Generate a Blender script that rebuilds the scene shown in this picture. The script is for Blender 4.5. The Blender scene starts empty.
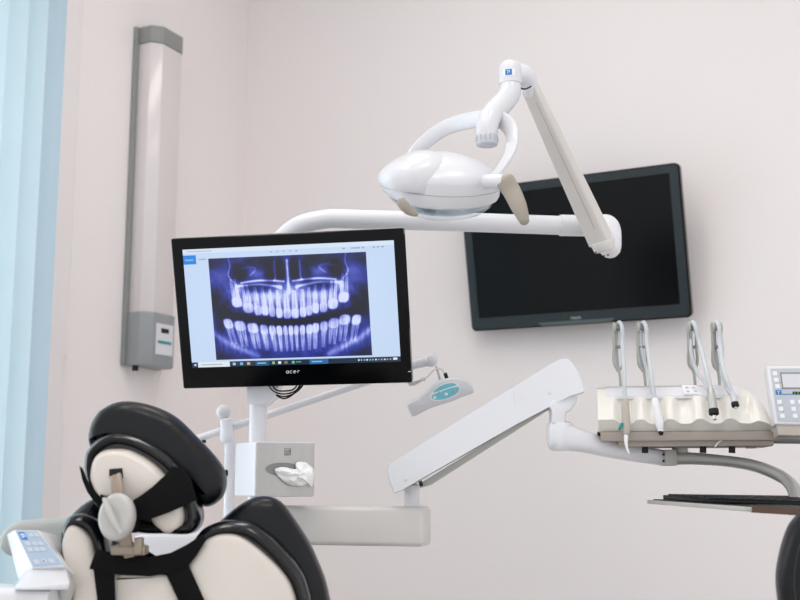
import bpy, bmesh, math, random
import numpy as np
from mathutils import Vector, Matrix
random.seed(4)
V = Vector
COL = bpy.context.scene.collection
F = 1111.0; PIT = math.atan(180/F); CZ = 1.2
def at(px, py, Y):
    """world point on the vertical plane y=Y seen at pixel px,py"""
    dx = (px-400)/F; dy = (300-py)/F
    d = V((dx, math.cos(PIT)-math.sin(PIT)*dy, math.sin(PIT)+math.cos(PIT)*dy))
    return V((0, 0, CZ)) + d*(Y/d.y)
def onplane(px, py, P, N):
    o = V((0, 0, CZ)); d = at(px, py, 1.0)-o
    return o + d*((P-o).dot(N)/d.dot(N))

# ------------------------------------------------------------------ materials
def srgb(c):
    return tuple(((x/255)/12.92 if x/255 <= .04045 else ((x/255+.055)/1.055)**2.4) for x in c)
MATS = {}
def mat(name, c, rough=.5, metal=0, coat=0, var=.04, scale=8, bump=0, bscale=200, trans=0, emit=0, spec=.5, stretch=None):
    if name in MATS: return MATS[name]
    m = bpy.data.materials.new(name); m.use_nodes = True
    nt = m.node_tree; b = nt.nodes['Principled BSDF']
    tc = nt.nodes.new('ShaderNodeTexCoord'); n = nt.nodes.new('ShaderNodeTexNoise')
    n.inputs['Scale'].default_value = scale; n.inputs['Detail'].default_value = 4
    src = tc.outputs['Object']
    if stretch:
        mp = nt.nodes.new('ShaderNodeMapping'); mp.inputs['Scale'].default_value = stretch
        nt.links.new(src, mp.inputs[0]); src = mp.outputs[0]
    nt.links.new(src, n.inputs['Vector'])
    r = nt.nodes.new('ShaderNodeValToRGB')
    lin = srgb(c)
    r.color_ramp.elements[0].position = .3; r.color_ramp.elements[1].position = .7
    r.color_ramp.elements[0].color = (*[x*(1-var) for x in lin], 1)
    r.color_ramp.elements[1].color = (*[min(1, x*(1+var)) for x in lin], 1)
    nt.links.new(n.outputs['Fac'], r.inputs[0]); nt.links.new(r.outputs[0], b.inputs['Base Color'])
    b.inputs['Roughness'].default_value = rough; b.inputs['Metallic'].default_value = metal
    b.inputs['Coat Weight'].default_value = coat; b.inputs['Coat Roughness'].default_value = .1
    b.inputs['Specular IOR Level'].default_value = spec
    if trans: b.inputs['Transmission Weight'].default_value = trans
    if emit:
        nt.links.new(r.outputs[0], b.inputs['Emission Color']); b.inputs['Emission Strength'].default_value = emit
    if bump:
        n2 = nt.nodes.new('ShaderNodeTexNoise'); n2.inputs['Scale'].default_value = bscale
        nt.links.new(src, n2.inputs['Vector'])
        bp = nt.nodes.new('ShaderNodeBump'); bp.inputs['Strength'].default_value = bump; bp.inputs['Distance'].default_value = .002
        nt.links.new(n2.outputs['Fac'], bp.inputs['Height']); nt.links.new(bp.outputs[0], b.inputs['Normal'])
    MATS[name] = m; return m
M = dict(
 wall=mat('painted_wall', (236,229,228), .55, var=.006, scale=1.2, bump=.12, bscale=90),
 ceil=mat('painted_ceiling', (240,238,236), .8, var=.01),
 floor=mat('floor_tile', (205,200,196), .35, var=.06, scale=3),
 trim=mat('window_trim', (232,224,212), .5, var=.02),
 white=mat('white_enamel', (226,226,230), .3, coat=.3, var=.012),
 white2=mat('white_plastic', (216,216,220), .28, coat=.25, var=.012),
 offwhite=mat('warm_white_plastic', (214,210,206), .38, coat=.15, var=.02),
 beige=mat('beige_plastic', (186,177,166), .42, coat=.15, var=.03),
 armwarm=mat('warm_grey_enamel', (210,205,200), .36, coat=.15, var=.02),
 chin=mat('chin_grey', (84,98,98), .3, var=.02),
 grip=mat('shaded_grip_plastic', (158,148,137), .45, var=.02),  # beige darkened so the lamp handles carry their shade in the colour
 shell=mat('cream_shell', (214,206,197), .38, coat=.2, var=.02),
 cream=mat('cream_console', (232,228,220), .3, coat=.3, var=.03, scale=14),
 under=mat('console_underside', (164,153,144), .5, var=.05),
 grey=mat('grey_plastic', (176,176,170), .4, var=.03),
 greyg=mat('grey_green_plastic', (138,140,138), .45, var=.04),
 armgrey=mat('cast_grey_metal', (192,190,184), .35, metal=.2, var=.04),
 pad=mat('grey_green_padding', (172,175,172), .4, var=.04),
 boxgrey=mat('box_grey', (142,146,148), .45, var=.03),
 steel=mat('brushed_steel', (184,182,179), .38, metal=.8, var=.06, scale=30, stretch=(1,1,.05)),
 chrome=mat('chrome', (210,210,214), .12, metal=1, var=.01),
 leather=mat('black_leather', (9,11,15), .34, coat=.05, spec=.28, var=.15, bump=.35, bscale=120),
 rubber=mat('black_rubber_edge', (7,11,17), .2, coat=.3, spec=.4, var=.1),
 strap=mat('black_webbing', (9,9,11), .85, var=.1, bump=.5, bscale=400, spec=.2),
 black=mat('gloss_black_plastic', (4,5,6), .14, coat=0, spec=.16, var=.05),
 tvbezel=mat('dark_grey_bezel', (44,52,55), .32, spec=.3, var=.04),
 tvscreen=mat('dark_glass_panel', (4,6,8), .2, var=.05, spec=.18),
 dark=mat('dark_rubber', (18,20,24), .5, spec=.3, var=.05),
 knob=mat('grey_knob_plastic', (186,184,180), .32, coat=.2, var=.03),
 bracket=mat('bronze_bracket', (150,136,122), .35, metal=.3, var=.06),
 hose=mat('pale_grey_hose', (196,200,204), .4, var=.02),
 holder=mat('grey_holder', (168,170,162), .4, var=.03),
 blind=mat('pale_blue_blind', (222,233,233), .7, var=.015),
 blindb=mat('sky_blue_blind', (206,222,231), .7, var=.015),
 cyan=mat('cyan_keypad', (110,195,212), .35, var=.03),
 blue=mat('blue_badge', (30,120,190), .4, var=.03),
 teal=mat('teal_button', (20,140,140), .4, var=.03),
 palekey=mat('pale_keypad', (160,178,198), .35, var=.02),
 greykey=mat('grey_keypad', (190,194,204), .35, var=.02),
 lcd=mat('pale_lcd', (214,214,220), .2, var=.01),
 label=mat('white_label', (236,236,238), .5, var=.01),
 uvcover=mat('milky_cover', (214,206,206), .22, coat=.3, var=.01),
 tissue=mat('tissue_paper', (250,250,250), .9, var=.01),
 wood=mat('brown_wood_edge', (92,68,54), .5, var=.15, scale=30, stretch=(1,1,8)),
 orange=mat('amber_tab', (200,150,70), .4, var=.05),
 bulb=mat('reflector_facets', (180,192,200), .2, metal=.6, var=.1, scale=60),
 green=mat('green_led', (150,210,60), .4, var=.02),
)
def glass(name, tint, rough=.02):
    m = bpy.data.materials.new(name); m.use_nodes = True
    nt = m.node_tree; nt.nodes.remove(nt.nodes['Principled BSDF'])
    o = nt.nodes['Material Output']; g = nt.nodes.new('ShaderNodeBsdfGlossy'); t = nt.nodes.new('ShaderNodeBsdfTransparent')
    g.inputs['Roughness'].default_value = rough; t.inputs[0].default_value = (*tint, 1)
    x = nt.nodes.new('ShaderNodeMixShader'); lw_ = nt.nodes.new('ShaderNodeLayerWeight'); pw_ = nt.nodes.new('ShaderNodeMath'); pw_.operation = 'POWER'; pw_.inputs[1].default_value = 4; fr = nt.nodes.new('ShaderNodeMath'); fr.operation = 'MULTIPLY_ADD'; fr.inputs[1].default_value = .8; fr.inputs[2].default_value = .04
    nt.links.new(lw_.outputs['Facing'], pw_.inputs[0]); nt.links.new(pw_.outputs[0], fr.inputs[0])
    nt.links.new(fr.outputs[0], x.inputs[0]); nt.links.new(t.outputs[0], x.inputs[1]); nt.links.new(g.outputs[0], x.inputs[2])
    nt.links.new(x.outputs[0], o.inputs[0]); return m
M['pane'] = glass('window_glass', (.96,.98,1)); M['lens'] = glass('lens_glass', (.93,.97,.99))
# blinds let daylight through
for k in ('blind', 'blindb'):
    nt = M[k].node_tree; b = nt.nodes['Principled BSDF']; o = nt.nodes['Material Output']
    tr = nt.nodes.new('ShaderNodeBsdfTranslucent'); tr.inputs[0].default_value = (*srgb((236,245,250)), 1)
    x = nt.nodes.new('ShaderNodeMixShader'); x.inputs[0].default_value = .6
    nt.links.new(b.outputs[0], x.inputs[1]); nt.links.new(tr.outputs[0], x.inputs[2]); nt.links.new(x.outputs[0], o.inputs[0])

# ------------------------------------------------------------------ object helpers
def thing(name, label, cat, loc, group=None):
    o = bpy.data.objects.new(name, None); COL.objects.link(o); o.location = loc
    o.empty_display_size = .05
    o['label'] = label; o['category'] = cat
    if group: o['group'] = group
    return o
def wloc(o):
    p = V((0, 0, 0))
    while o: p = p+o.location; o = o.parent
    return p
def finish(name, bm, m, parent=None, bevel=0, seg=2, angle=40, label=None, subd=0, kind=None):
    bmesh.ops.remove_doubles(bm, verts=bm.verts, dist=1e-6)
    bmesh.ops.recalc_face_normals(bm, faces=bm.faces)
    if bevel:
        es = [e for e in bm.edges if len(e.link_faces) == 2 and e.calc_face_angle(0) > math.radians(35)]
        if es: bmesh.ops.bevel(bm, geom=es, offset=bevel, segments=seg, affect='EDGES', profile=.5, clamp_overlap=True)
    me = bpy.data.meshes.new(name); bm.to_mesh(me); bm.free()
    base = wloc(parent) if parent else sum((v.co for v in me.vertices), V())/max(1, len(me.vertices))
    me.transform(Matrix.Translation(-base))
    for p in me.polygons: p.use_smooth = True
    me.set_sharp_from_angle(angle=math.radians(angle))
    me.materials.append(m)
    o = bpy.data.objects.new(name, me); COL.objects.link(o)
    if parent: o.parent = parent
    else: o.location = base
    if subd:
        s = o.modifiers.new('s', 'SUBSURF'); s.levels = subd; s.render_levels = subd
    if label: o['label'] = label
    if kind: o['kind'] = kind
    return o
def solo(o, label, cat, group=None):
    o['label'] = label; o['category'] = cat
    if group: o['group'] = group
    return o
def B(): return bmesh.new()
def box(bm, O, X, Y, Z, x0, x1, y0, y1, z0, z1):
    vs = [bm.verts.new(O+X*x+Y*y+Z*z) for z in (z0, z1) for x, y in ((x0,y0),(x1,y0),(x1,y1),(x0,y1))]
    for f in ((0,1,2,3),(4,7,6,5),(0,4,5,1),(1,5,6,2),(2,6,7,3),(3,7,4,0)): bm.faces.new([vs[i] for i in f])
XA, YA, ZA = V((1,0,0)), V((0,1,0)), V((0,0,1)); O0 = V((0,0,0))
def wbox(bm, c, s):
    box(bm, V(c), XA, YA, ZA, -s[0]/2, s[0]/2, -s[1]/2, s[1]/2, -s[2]/2, s[2]/2)
def loft(bm, rings, cap0=True, cap1=True, closed=True):
    vr = [[bm.verts.new(p) for p in r] for r in rings]; n = len(vr[0])
    for a, b in zip(vr[:-1], vr[1:]):
        for i in range(n if closed else n-1):
            j = (i+1) % n; bm.faces.new((a[i], a[j], b[j], b[i]))
    if cap0: bm.faces.new(list(reversed(vr[0])))
    if cap1: bm.faces.new(vr[-1])
    return vr
def cr(pts, n=8, closed=False):
    """catmull-rom through points (tuples or Vectors)"""
    P = [V(p) if not isinstance(p, Vector) else p for p in pts]; out = []; N = len(P)
    rng = range(N) if closed else range(N-1)
    for i in rng:
        if closed: a, b, c, d = P[i-1], P[i], P[(i+1)%N], P[(i+2)%N]
        else: a, b, c, d = P[max(i-1,0)], P[i], P[i+1], P[min(i+2,N-1)]
        for k in range(n):
            t = k/n
            out.append(.5*((2*b)+(c-a)*t+(2*a-5*b+4*c-d)*t*t+(3*b-a-3*c+d)*t**3))
    if not closed: out.append(P[-1].copy())
    return out
def tube(bm, pts, r, n=16, up=None, ex=2, cap=True, round_end=False):
    """sweep; r: float / (w,h) / list; ex: superellipse exponent; up fixes the section's h axis"""
    N = len(pts); rs = r if isinstance(r, list) else [r]*N
    if len(rs) != N:
        k = len(rs)-1; q = []
        for i in range(N):
            t = i/(N-1)*k; a = min(int(t), k-1); f = t-a
            A, C = rs[a], rs[a+1]
            if isinstance(A, tuple): q.append(tuple(A[j]*(1-f)+C[j]*f for j in (0, 1)))
            else: q.append(A*(1-f)+C*f)
        rs = q
    T = []
    for i in range(N):
        t = (pts[min(i+1,N-1)]-pts[max(i-1,0)]).normalized(); T.append(t)
    u = up.copy() if up else (ZA if abs(T[0].z) < .9 else XA).copy()
    rings = []
    for i in range(N):
        t = T[i]
        if up: u = up-t*up.dot(t)
        else: u = u-t*u.dot(t)
        u.normalize(); s = t.cross(u)
        w, h = rs[i] if isinstance(rs[i], tuple) else (rs[i], rs[i])
        ring = []
        for k in range(n):
            a = 2*math.pi*(k+.5)/n; ca, sa = math.cos(a), math.sin(a)
            ring.append(pts[i]+s*(w*math.copysign(abs(ca)**(2/ex), ca))+u*(h*math.copysign(abs(sa)**(2/ex), sa)))
        rings.append((ring, pts[i], t))
    R = [x[0] for x in rings]
    if round_end:
        def endr(ring, c, t, w):
            return [[c+(p-c)*math.cos(a)+t*w*math.sin(a) for p in ring] for a in (.5, 1.0, 1.35)]
        w0 = min(rs[0]) if isinstance(rs[0], tuple) else rs[0]; w1 = min(rs[-1]) if isinstance(rs[-1], tuple) else rs[-1]
        R = list(reversed(endr(R[0], pts[0], -T[0], w0)))+R+endr(R[-1], pts[-1], T[-1], w1)
    loft(bm, R, cap, cap)
def cyl(bm, a, b, r, r2=None, n=24):
    tube(bm, [a, b], [r, r if r2 is None else r2], n)
def lathe(bm, O, ax, prof, n=28):
    """prof: [(radius, height)]"""
    ax = ax.normalized(); u = (ZA if abs(ax.z) < .9 else XA); u = (u-ax*u.dot(ax)).normalized(); s = ax.cross(u)
    loft(bm, [[O+ax*h+(u*math.cos(2*math.pi*k/n)+s*math.sin(2*math.pi*k/n))*max(r, 1e-4) for k in range(n)] for r, h in prof])
def ball(bm, c, r, n=20, sc=(1,1,1)):
    prof = [(math.sin(math.pi*i/12), -math.cos(math.pi*i/12)) for i in range(13)]
    loft(bm, [[c+V((max(p[0],.001)*r*sc[0]*math.cos(2*math.pi*k/n), max(p[0],.001)*r*sc[1]*math.sin(2*math.pi*k/n), p[1]*r*sc[2])) for k in range(n)] for p in prof])
def slab(bm, outline, W, prof):
    """outline: closed planar 3D points; prof: [(inset, depth along W)]"""
    W = W.normalized(); N = len(outline)
    c = sum(outline, V())/N
    nr = []
    for i in range(N):
        t = (outline[(i+1)%N]-outline[i-1]).normalized(); q = t.cross(W).normalized(); nr.append(q)
    area = sum(((outline[i]-c).cross(outline[(i+1)%N]-c)).dot(W) for i in range(N))
    if area < 0: nr = [-q for q in nr]
    rings = []
    for ins, d in prof: rings.append([outline[i]-nr[i]*ins+W*d for i in range(N)])
    loft(bm, rings)
def rnd(t, r, k=4, both=True):
    """profile for slab: thickness t, rounding r"""
    p = [(r*(1-math.sin(a)), r*(1-math.cos(a))) for a in [math.pi/2*i/k for i in range(k+1)]]
    q = [(a, t-b) for a, b in reversed(p)] if both else [(0, t)]
    return p+q
def pxo(pts, Y, n=5, slope=0, cx=0, closed=True):
    return cr([at(x, y, Y+slope*(x-cx)) for x, y in pts], n, closed)
def rrect(w, h, r, n=6):
    """rounded rectangle in 2D centred on 0"""
    out = []
    for cx, cy, a0 in ((w/2-r, h/2-r, 0), (-w/2+r, h/2-r, 90), (-w/2+r, -h/2+r, 180), (w/2-r, -h/2+r, 270)):
        for k in range(n+1):
            a = math.radians(a0+90*k/n); out.append((cx+r*math.cos(a), cy+r*math.sin(a)))
    return out
def plate(bm, O, X, Z, pts, t, N):
    """extrude a 2D outline (x,z) by t along N"""
    a = [O+X*x+Z*z for x, z in pts]; loft(bm, [a, [p+N*t for p in a]])
def text(name, s, size, O, X, Z, m, parent, off=0, thick=.0004, bold=0, sx=1):
    cu = bpy.data.curves.new('t', 'FONT'); cu.body = s; cu.size = size; cu.align_x = 'CENTER'; cu.align_y = 'CENTER'; cu.extrude = thick; cu.offset = bold
    o = bpy.data.objects.new('t', cu); COL.objects.link(o)
    bpy.context.view_layer.update()
    me = bpy.data.meshes.new_from_object(o.evaluated_get(bpy.context.evaluated_depsgraph_get()))
    bpy.data.objects.remove(o)
    N = X.cross(Z)
    mt = Matrix((X*sx, Z, N)).transposed().to_4x4(); mt.translation = O-(wloc(parent) if parent else O0)
    me.transform(mt); me.materials.clear(); me.materials.append(m)
    ob = bpy.data.objects.new(name, me); COL.objects.link(ob); ob.parent = parent; return ob

# ------------------------------------------------------------------ room
A26 = math.radians(26)
C = V((-.715, 4.95, 0)); UR = V((math.cos(A26), -math.sin(A26), 0)); UL = V((-math.sin(A26), -math.cos(A26), 0))
NL = V((math.cos(A26), -math.sin(A26), 0)); NR = V((-math.sin(A26), -math.cos(A26), 0))   # inward normals
RH = 3.9; LW = 5.2; RW = 5.4
def struct(name, bm, m, **k):
    o = finish(name, bm, m, **k); o['kind'] = 'structure'; return o
bm = B(); box(bm, C, UR, UL, ZA, -.15, RW, -.15, LW, -.1, 0); struct('floor', bm, M['floor'])
bm = B(); box(bm, C, UR, UL, ZA, -.15, RW, -.15, LW, RH, RH+.1); struct('ceiling', bm, M['ceil'])
bm = B(); box(bm, C, UR, UL, ZA, 0, RW, -.15, 0, 0, RH); struct('wall_back', bm, M['wall'])
# window opening in left wall between s0 and s1
S0, S1, WZ0, WZ1 = 1.42, 3.5, .5, 3.3
bm = B()
box(bm, C, UR, UL, ZA, -.15, 0, -.15, S0, 0, RH); box(bm, C, UR, UL, ZA, -.15, 0, S1, LW, 0, RH)
box(bm, C, UR, UL, ZA, -.15, 0, S0, S1, 0, WZ0); box(bm, C, UR, UL, ZA, -.15, 0, S0, S1, WZ1, RH)
struct('wall_left', bm, M['wall'])
bm = B(); box(bm, C, UR, UL, ZA, .0, RW, 0, .015, 0, .09); struct('baseboard_back', bm, M['trim'])
bm = B(); box(bm, C, UR, UL, ZA, 0, .015, .02, LW, 0, .09); struct('baseboard_left', bm, M['trim'])
bm = B()
for s in (S0, (S0+S1)/2-.03, S1-.06): box(bm, C, UR, UL, ZA, -.11, -.05, s, s+.06, WZ0, WZ1)
for z in (WZ0, WZ1-.06): box(bm, C, UR, UL, ZA, -.11, -.05, S0, S1, z, z+.06)
wf = struct('window_1', bm, M['trim'], bevel=.004)
bm = B(); box(bm, C, UR, UL, ZA, -.082, -.078, S0+.03, S1-.03, WZ0+.03, WZ1-.03); finish('window_pane', bm, M['pane'], wf)
bm = B(); box(bm, C, UR, UL, ZA, .001, .012, 1.235, 1.29, 0.09, RH-.01); struct('trim_1', bm, M['trim'])

# vertical blinds hanging just inside the window
s_edge = 1.315
def wl(s, n, z): return C+UL*s+NL*n+ZA*z
bl = thing('vertical_blind', 'pale blue vertical slat blind hanging at the window on the left wall', 'blind', wl(s_edge, .09, .03))
bm = B(); box(bm, C, NL, UL, ZA, .06, .12, s_edge-.0, 3.6, 3.55, 3.61); finish('head_rail', bm, M['trim'], bl, bevel=.003)
def slat_bm(s, m_turn=108, w=.115):
    b = B(); t = math.radians(m_turn); d = UL*math.cos(t)+NL*math.sin(t); q = UL*(-math.sin(t))+NL*math.cos(t)
    rings = []
    for z in (.04, 3.55):
        r = []
        for k in range(13):
            x = (k/12-.5); r.append(wl(s, .09, z)+d*x*w+q*(.012*(1-4*x*x)))
        for k in range(12, -1, -1):
            x = (k/12-.5); r.append(wl(s, .09, z)+d*x*w+q*(.012*(1-4*x*x)-.0012))
        rings.append(r)
    loft(b, rings); return b
first = None
for k in range(24):
    s = s_edge+.035+k*.088
    if k == 0: finish('slat', slat_bm(s), M['blindb'], bl)
    elif k == 1: first = finish('slat', slat_bm(s), M['blind'], bl)
    else:
        c = first.copy(); c.location = UL*(.088*(k-1)); c.parent = bl; COL.objects.link(c)
bm = B(); cyl(bm, wl(1.12, .02, 1.0), wl(1.12, .02, 3.55), .0012, n=6); cyl(bm, wl(1.12, .02, 1.62), wl(1.12, .02, 1.645), .005, n=8)
finish('pull_cord', bm, M['trim'], bl)

# ------------------------------------------------------------------ air steriliser on left wall
pb = onplane(126, 365, C+NL*.03, NL); pt = onplane(133, 29, C+NL*.03, NL)
s_l = (pb-C).dot(UL); z0 = pb.z; z1 = pt.z+.03
def uvsec(sL, w, d0, d1, ch):
    # plan section, s measured toward the corner from near side
    return [(0, d0), (0, d1-ch), (ch, d1), (w-ch, d1), (w, d1-ch), (w, d0)]
def uvbody(sec, off, za, zb):
    b = B(); r = []
    for z in (za, zb): r.append([C+UL*(s_l-off-x)+NL*n+ZA*z for x, n in sec])
    loft(b, r); return b
uv = thing('air_steriliser', 'tall slim wall-mounted air steriliser with a milky cover and grey ends', 'air purifier', C+UL*(s_l-.1)+ZA*z0)
bm = B(); box(bm, C, -UL, NL, ZA, -s_l, -s_l+.235, 0, .017, z0, z1); finish('back_plate', bm, M['greyg'], uv, bevel=.004)
bh = .205
finish('control_box', (lambda: uvbody(uvsec(0, .204, .017, .115, .038), .012, z0, z0+bh))(), M['boxgrey'], uv, bevel=.003)
cb = uv.children[-1]
finish('milky_cover', uvbody(uvsec(0, .190, .017, .108, .036), .02, z0+bh, z1-.07), M['uvcover'], uv, bevel=.003)
finish('end_cap', uvbody(uvsec(0, .198, .017, .112, .037), .016, z1-.07, z1), M['greyg'], uv, bevel=.003)
Of = C+UL*(s_l-.012-.052)+NL*.1155
bm = B(); box(bm, Of, -UL, NL, ZA, .0, .104, 0, .0015, z0+.045, z0+.165); lp = finish('label_panel', bm, M['lcd'], cb)
bm = B(); box(bm, Of, -UL, NL, ZA, .030, .076, .0015, .003, z0+.13, z0+.148); finish('small_display', bm, M['dark'], lp)
for k in range(6):
    bm = B(); box(bm, Of, -UL, NL, ZA, .012+k*.0138, .023+k*.0138, .0015, .0035, z0+.088, z0+.099); finish('button', bm, M['teal'], lp)
bm = B(); cyl(bm, C+UL*(s_l-.03)+NL*.05+ZA*z0, C+UL*(s_l-.03)+NL*.05+ZA*(z0-.02), .012, n=12); finish('cable_gland', bm, M['dark'], uv)
bm = B(); tube(bm, cr([C+UL*(s_l-.19)+NL*.05+ZA*z0, C+UL*(s_l-.19)+NL*.03+ZA*(z0-.08), C+UL*(s_l-.192)+NL*.006+ZA*(z0-.3), C+UL*(s_l-.192)+NL*.006+ZA*.3]), .0025, 8)
finish('power_cord', bm, M['trim'], uv)

# ------------------------------------------------------------------ wall television
def rotm(yaw, tilt, roll):
    return (Matrix.Rotation(math.radians(yaw), 3, 'Z') @ Matrix.Rotation(math.radians(tilt), 3, 'X') @ Matrix.Rotation(math.radians(roll), 3, 'Y'))
R = rotm(-27.0, 11.0, 0); TX, TYv, TZ = R @ XA, R @ YA, R @ ZA    # TYv points away from viewer
TC = V((.645, 4.12, 2.056)); TW, TH = .865, .562
tv = thing('television', 'large dark wall-mounted television, switched off, tilted down above the instruments', 'television', TC+TYv*.06-TZ*.28)
bm = B(); o = rrect(TW, TH, .02); a = [TC+TX*x+TZ*z for x, z in o]; slab(bm, a, TYv, [(.006,0),(0,.005),(0,.03),(.03,.045),(.08,.05)]); finish('casing', bm, M['black'], tv, angle=30)
# bezel ring
def ring(bm, O, X, Z, N, w, h, w2, h2, t, r=.015, dz=0):
    o1 = rrect(w, h, r); o2 = rrect(w2, h2, .002); n = len(o1)
    A = [O+X*x+Z*z for x, z in o1]; I = [O+X*x+Z*(z+dz) for x, z in o2]
    A2 = [p+N*t for p in A]; I2 = [p+N*t for p in I]
    loft(bm, [A, A2, I2, I, A], False, False)
bm = B(); ring(bm, TC-TYv*.004, TX, TZ, TYv, TW-.012, TH-.012, TW-.075, TH-.085, .006, dz=.008); finish('bezel', bm, M['tvbezel'], tv, angle=30)
bm = B(); plate(bm, TC-TYv*.001+TZ*.008, TX, TZ, rrect(TW-.074, TH-.084, .002), .003, TYv); finish('screen', bm, M['tvscreen'], tv)
bm = B(); plate(bm, TC-TYv*.008-TZ*(TH/2-.010), TX, TZ, [(-.15,.007),(-.135,-.006),(.135,-.006),(.15,.007)], .006, TYv); finish('chin_strip', bm, M['chin'], tv, label='dull grey-green strip under the screen', bevel=.001)
text('logo', 'PHILIPS', .0125, TC-TYv*.0045-TZ*(TH/2-.026), TX, TZ, M['grey'], tv, bold=.0002)
bm = B(); wp = TC+NR*0
gap = -(TC-C).dot(NR)
box(bm, TC+TYv*.045, TX, TYv, TZ, -.12, .12, 0, .012, -.1, .1)
box(bm, V((TC.x, TC.y, TC.z)), UR, NR, ZA, -.1, .1, gap, gap+.02, -.12, .12)
tube(bm, [TC+TYv*.05, V((TC.x, TC.y, TC.z))+NR*(gap+.01)], .02, 12)
finish('wall_bracket', bm, M['dark'], tv, bevel=.002)

# ------------------------------------------------------------------ monitor with x-ray
R = rotm(-8.3, 17.3, -.8); MX, MY, MZ = R @ XA, R @ YA, R @ ZA
MC = V((-.245, 2.46, 1.575)); MW, MH = .53, .345
mo = thing('monitor', 'black computer monitor showing a blue dental x-ray, mounted on the white column', 'monitor', MC+MY*.05-MZ*.17)
bm = B(); o = rrect(MW, MH, .004); a = [MC+MX*x+MZ*z for x, z in o]; slab(bm, a, MY, [(.002,0),(0,.002),(0,.022),(.03,.036),(.09,.042)]); finish('casing', bm, M['black'], mo, angle=30)
SWm, SHm = .468, .268
# screen rect in panel coords measured from photo
def mproj(px, py):
    p = onplane(px, py, MC, MY); d = p-MC; return d.dot(MX), d.dot(MZ)
q = [mproj(*c) for c in ((182,249.5), (392.5,240.5), (402,360), (193,369))]
sx0 = (q[0][0]+q[3][0])/2; sx1 = (q[1][0]+q[2][0])/2; sz1 = (q[0][1]+q[1][1])/2; sz0 = (q[2][1]+q[3][1])/2
NXg, NYg = 560, 330
u, v = np.meshgrid(np.linspace(0, 1, NXg), np.linspace(0, 1, NYg))
img = np.zeros((NYg, NXg, 3))
img[:] = (196, 216, 244)
img += (8*np.cos((u-.5)*3)*np.cos((v-.5)*3))[..., None]
rs = np.random.RandomState(3)
def smooth_noise(fx, fy, seed):
    r = np.random.RandomState(seed); g = r.rand(fy+2, fx+2)
    x = u*fx; y = v*fy; xi = x.astype(int); yi = y.astype(int); xf = x-xi; yf = y-yi
    xf = xf*xf*(3-2*xf); yf = yf*yf*(3-2*yf)
    return (g[yi,xi]*(1-xf)+g[yi,xi+1]*xf)*(1-yf)+(g[yi+1,xi]*(1-xf)+g[yi+1,xi+1]*xf)*yf
def rect(x0, y0, x1, y1, c):
    m = (u >= x0)&(u <= x1)&(v >= y0)&(v <= y1); img[m] = c
rect(0, 0, 1, .035, (214, 228, 246)); 
rect(0, .085, .115, .085, (40,140,220)); rect(0, .055, .062*1.0, .125, (24, 130, 222)); rect(.0, .05, .062, .056, (24,130,222))
rect(.008, .085, .05, .097, (120,190,245)); rect(.075, .085, .11, .092, (150,165,190)); rect(.02,.016,.14,.022,(160,172,192))
for x in (.42,.45,.48,.51,.54): rect(x, .045, x+.008, .055, (160,172,200))
for x in (.76,.80,.815,.83,.85,.90,.92,.94): rect(x, .045, x+.012, .054, (140,150,180))
# x-ray
c = [mproj(*k) for k in ((209,259), (366,251), (372.5,355), (216,360.5))]
U = [((a-sx0)/(sx1-sx0), (sz1-b)/(sz1-sz0)) for a, b in c]
X0 = (U[0][0]+U[3][0])/2; X1 = (U[1][0]+U[2][0])/2; Y0 = (U[0][1]+U[1][1])/2; Y1 = (U[2][1]+U[3][1])/2
a = (u-X0)/(X1-X0); b = (v-Y0)/(Y1-Y0)
inx = (a >= 0)&(a <= 1)&(b >= 0)&(b <= 1)
def G(cx, cy, rx, ry, rot=0, p=2):
    ca, sa = math.cos(rot), math.sin(rot); x = a-cx; y = (b-cy)*.65
    X = (x*ca+y*sa)/rx; Y = (-x*sa+y*ca)/(ry*.65); return np.exp(-(np.abs(X)**2+np.abs(Y)**2)**(p/2))
def line(pts, w, amp):
    d = np.full(a.shape, 9.)
    P = cr([V((x, y*.65, 0)) for x, y in pts], 8)
    for k in range(len(P)-1):
        ax, ay = P[k].x, P[k].y; ex, ey = P[k+1].x-ax, P[k+1].y-ay
        t = np.clip(((a-ax)*ex+(b*.65-ay)*ey)/(ex*ex+ey*ey+1e-12), 0, 1)
        d = np.minimum(d, np.hypot(a-ax-ex*t, b*.65-ay-ey*t))
    return amp*np.exp(-(d/w)**2)
I = .30+.12*(smooth_noise(14, 9, 1)-.5)+.10*(smooth_noise(40, 26, 2)-.5)
sy = lambda f: f(0)+f(1)
mir = lambda x, s: x if s == 0 else 1-x
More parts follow.
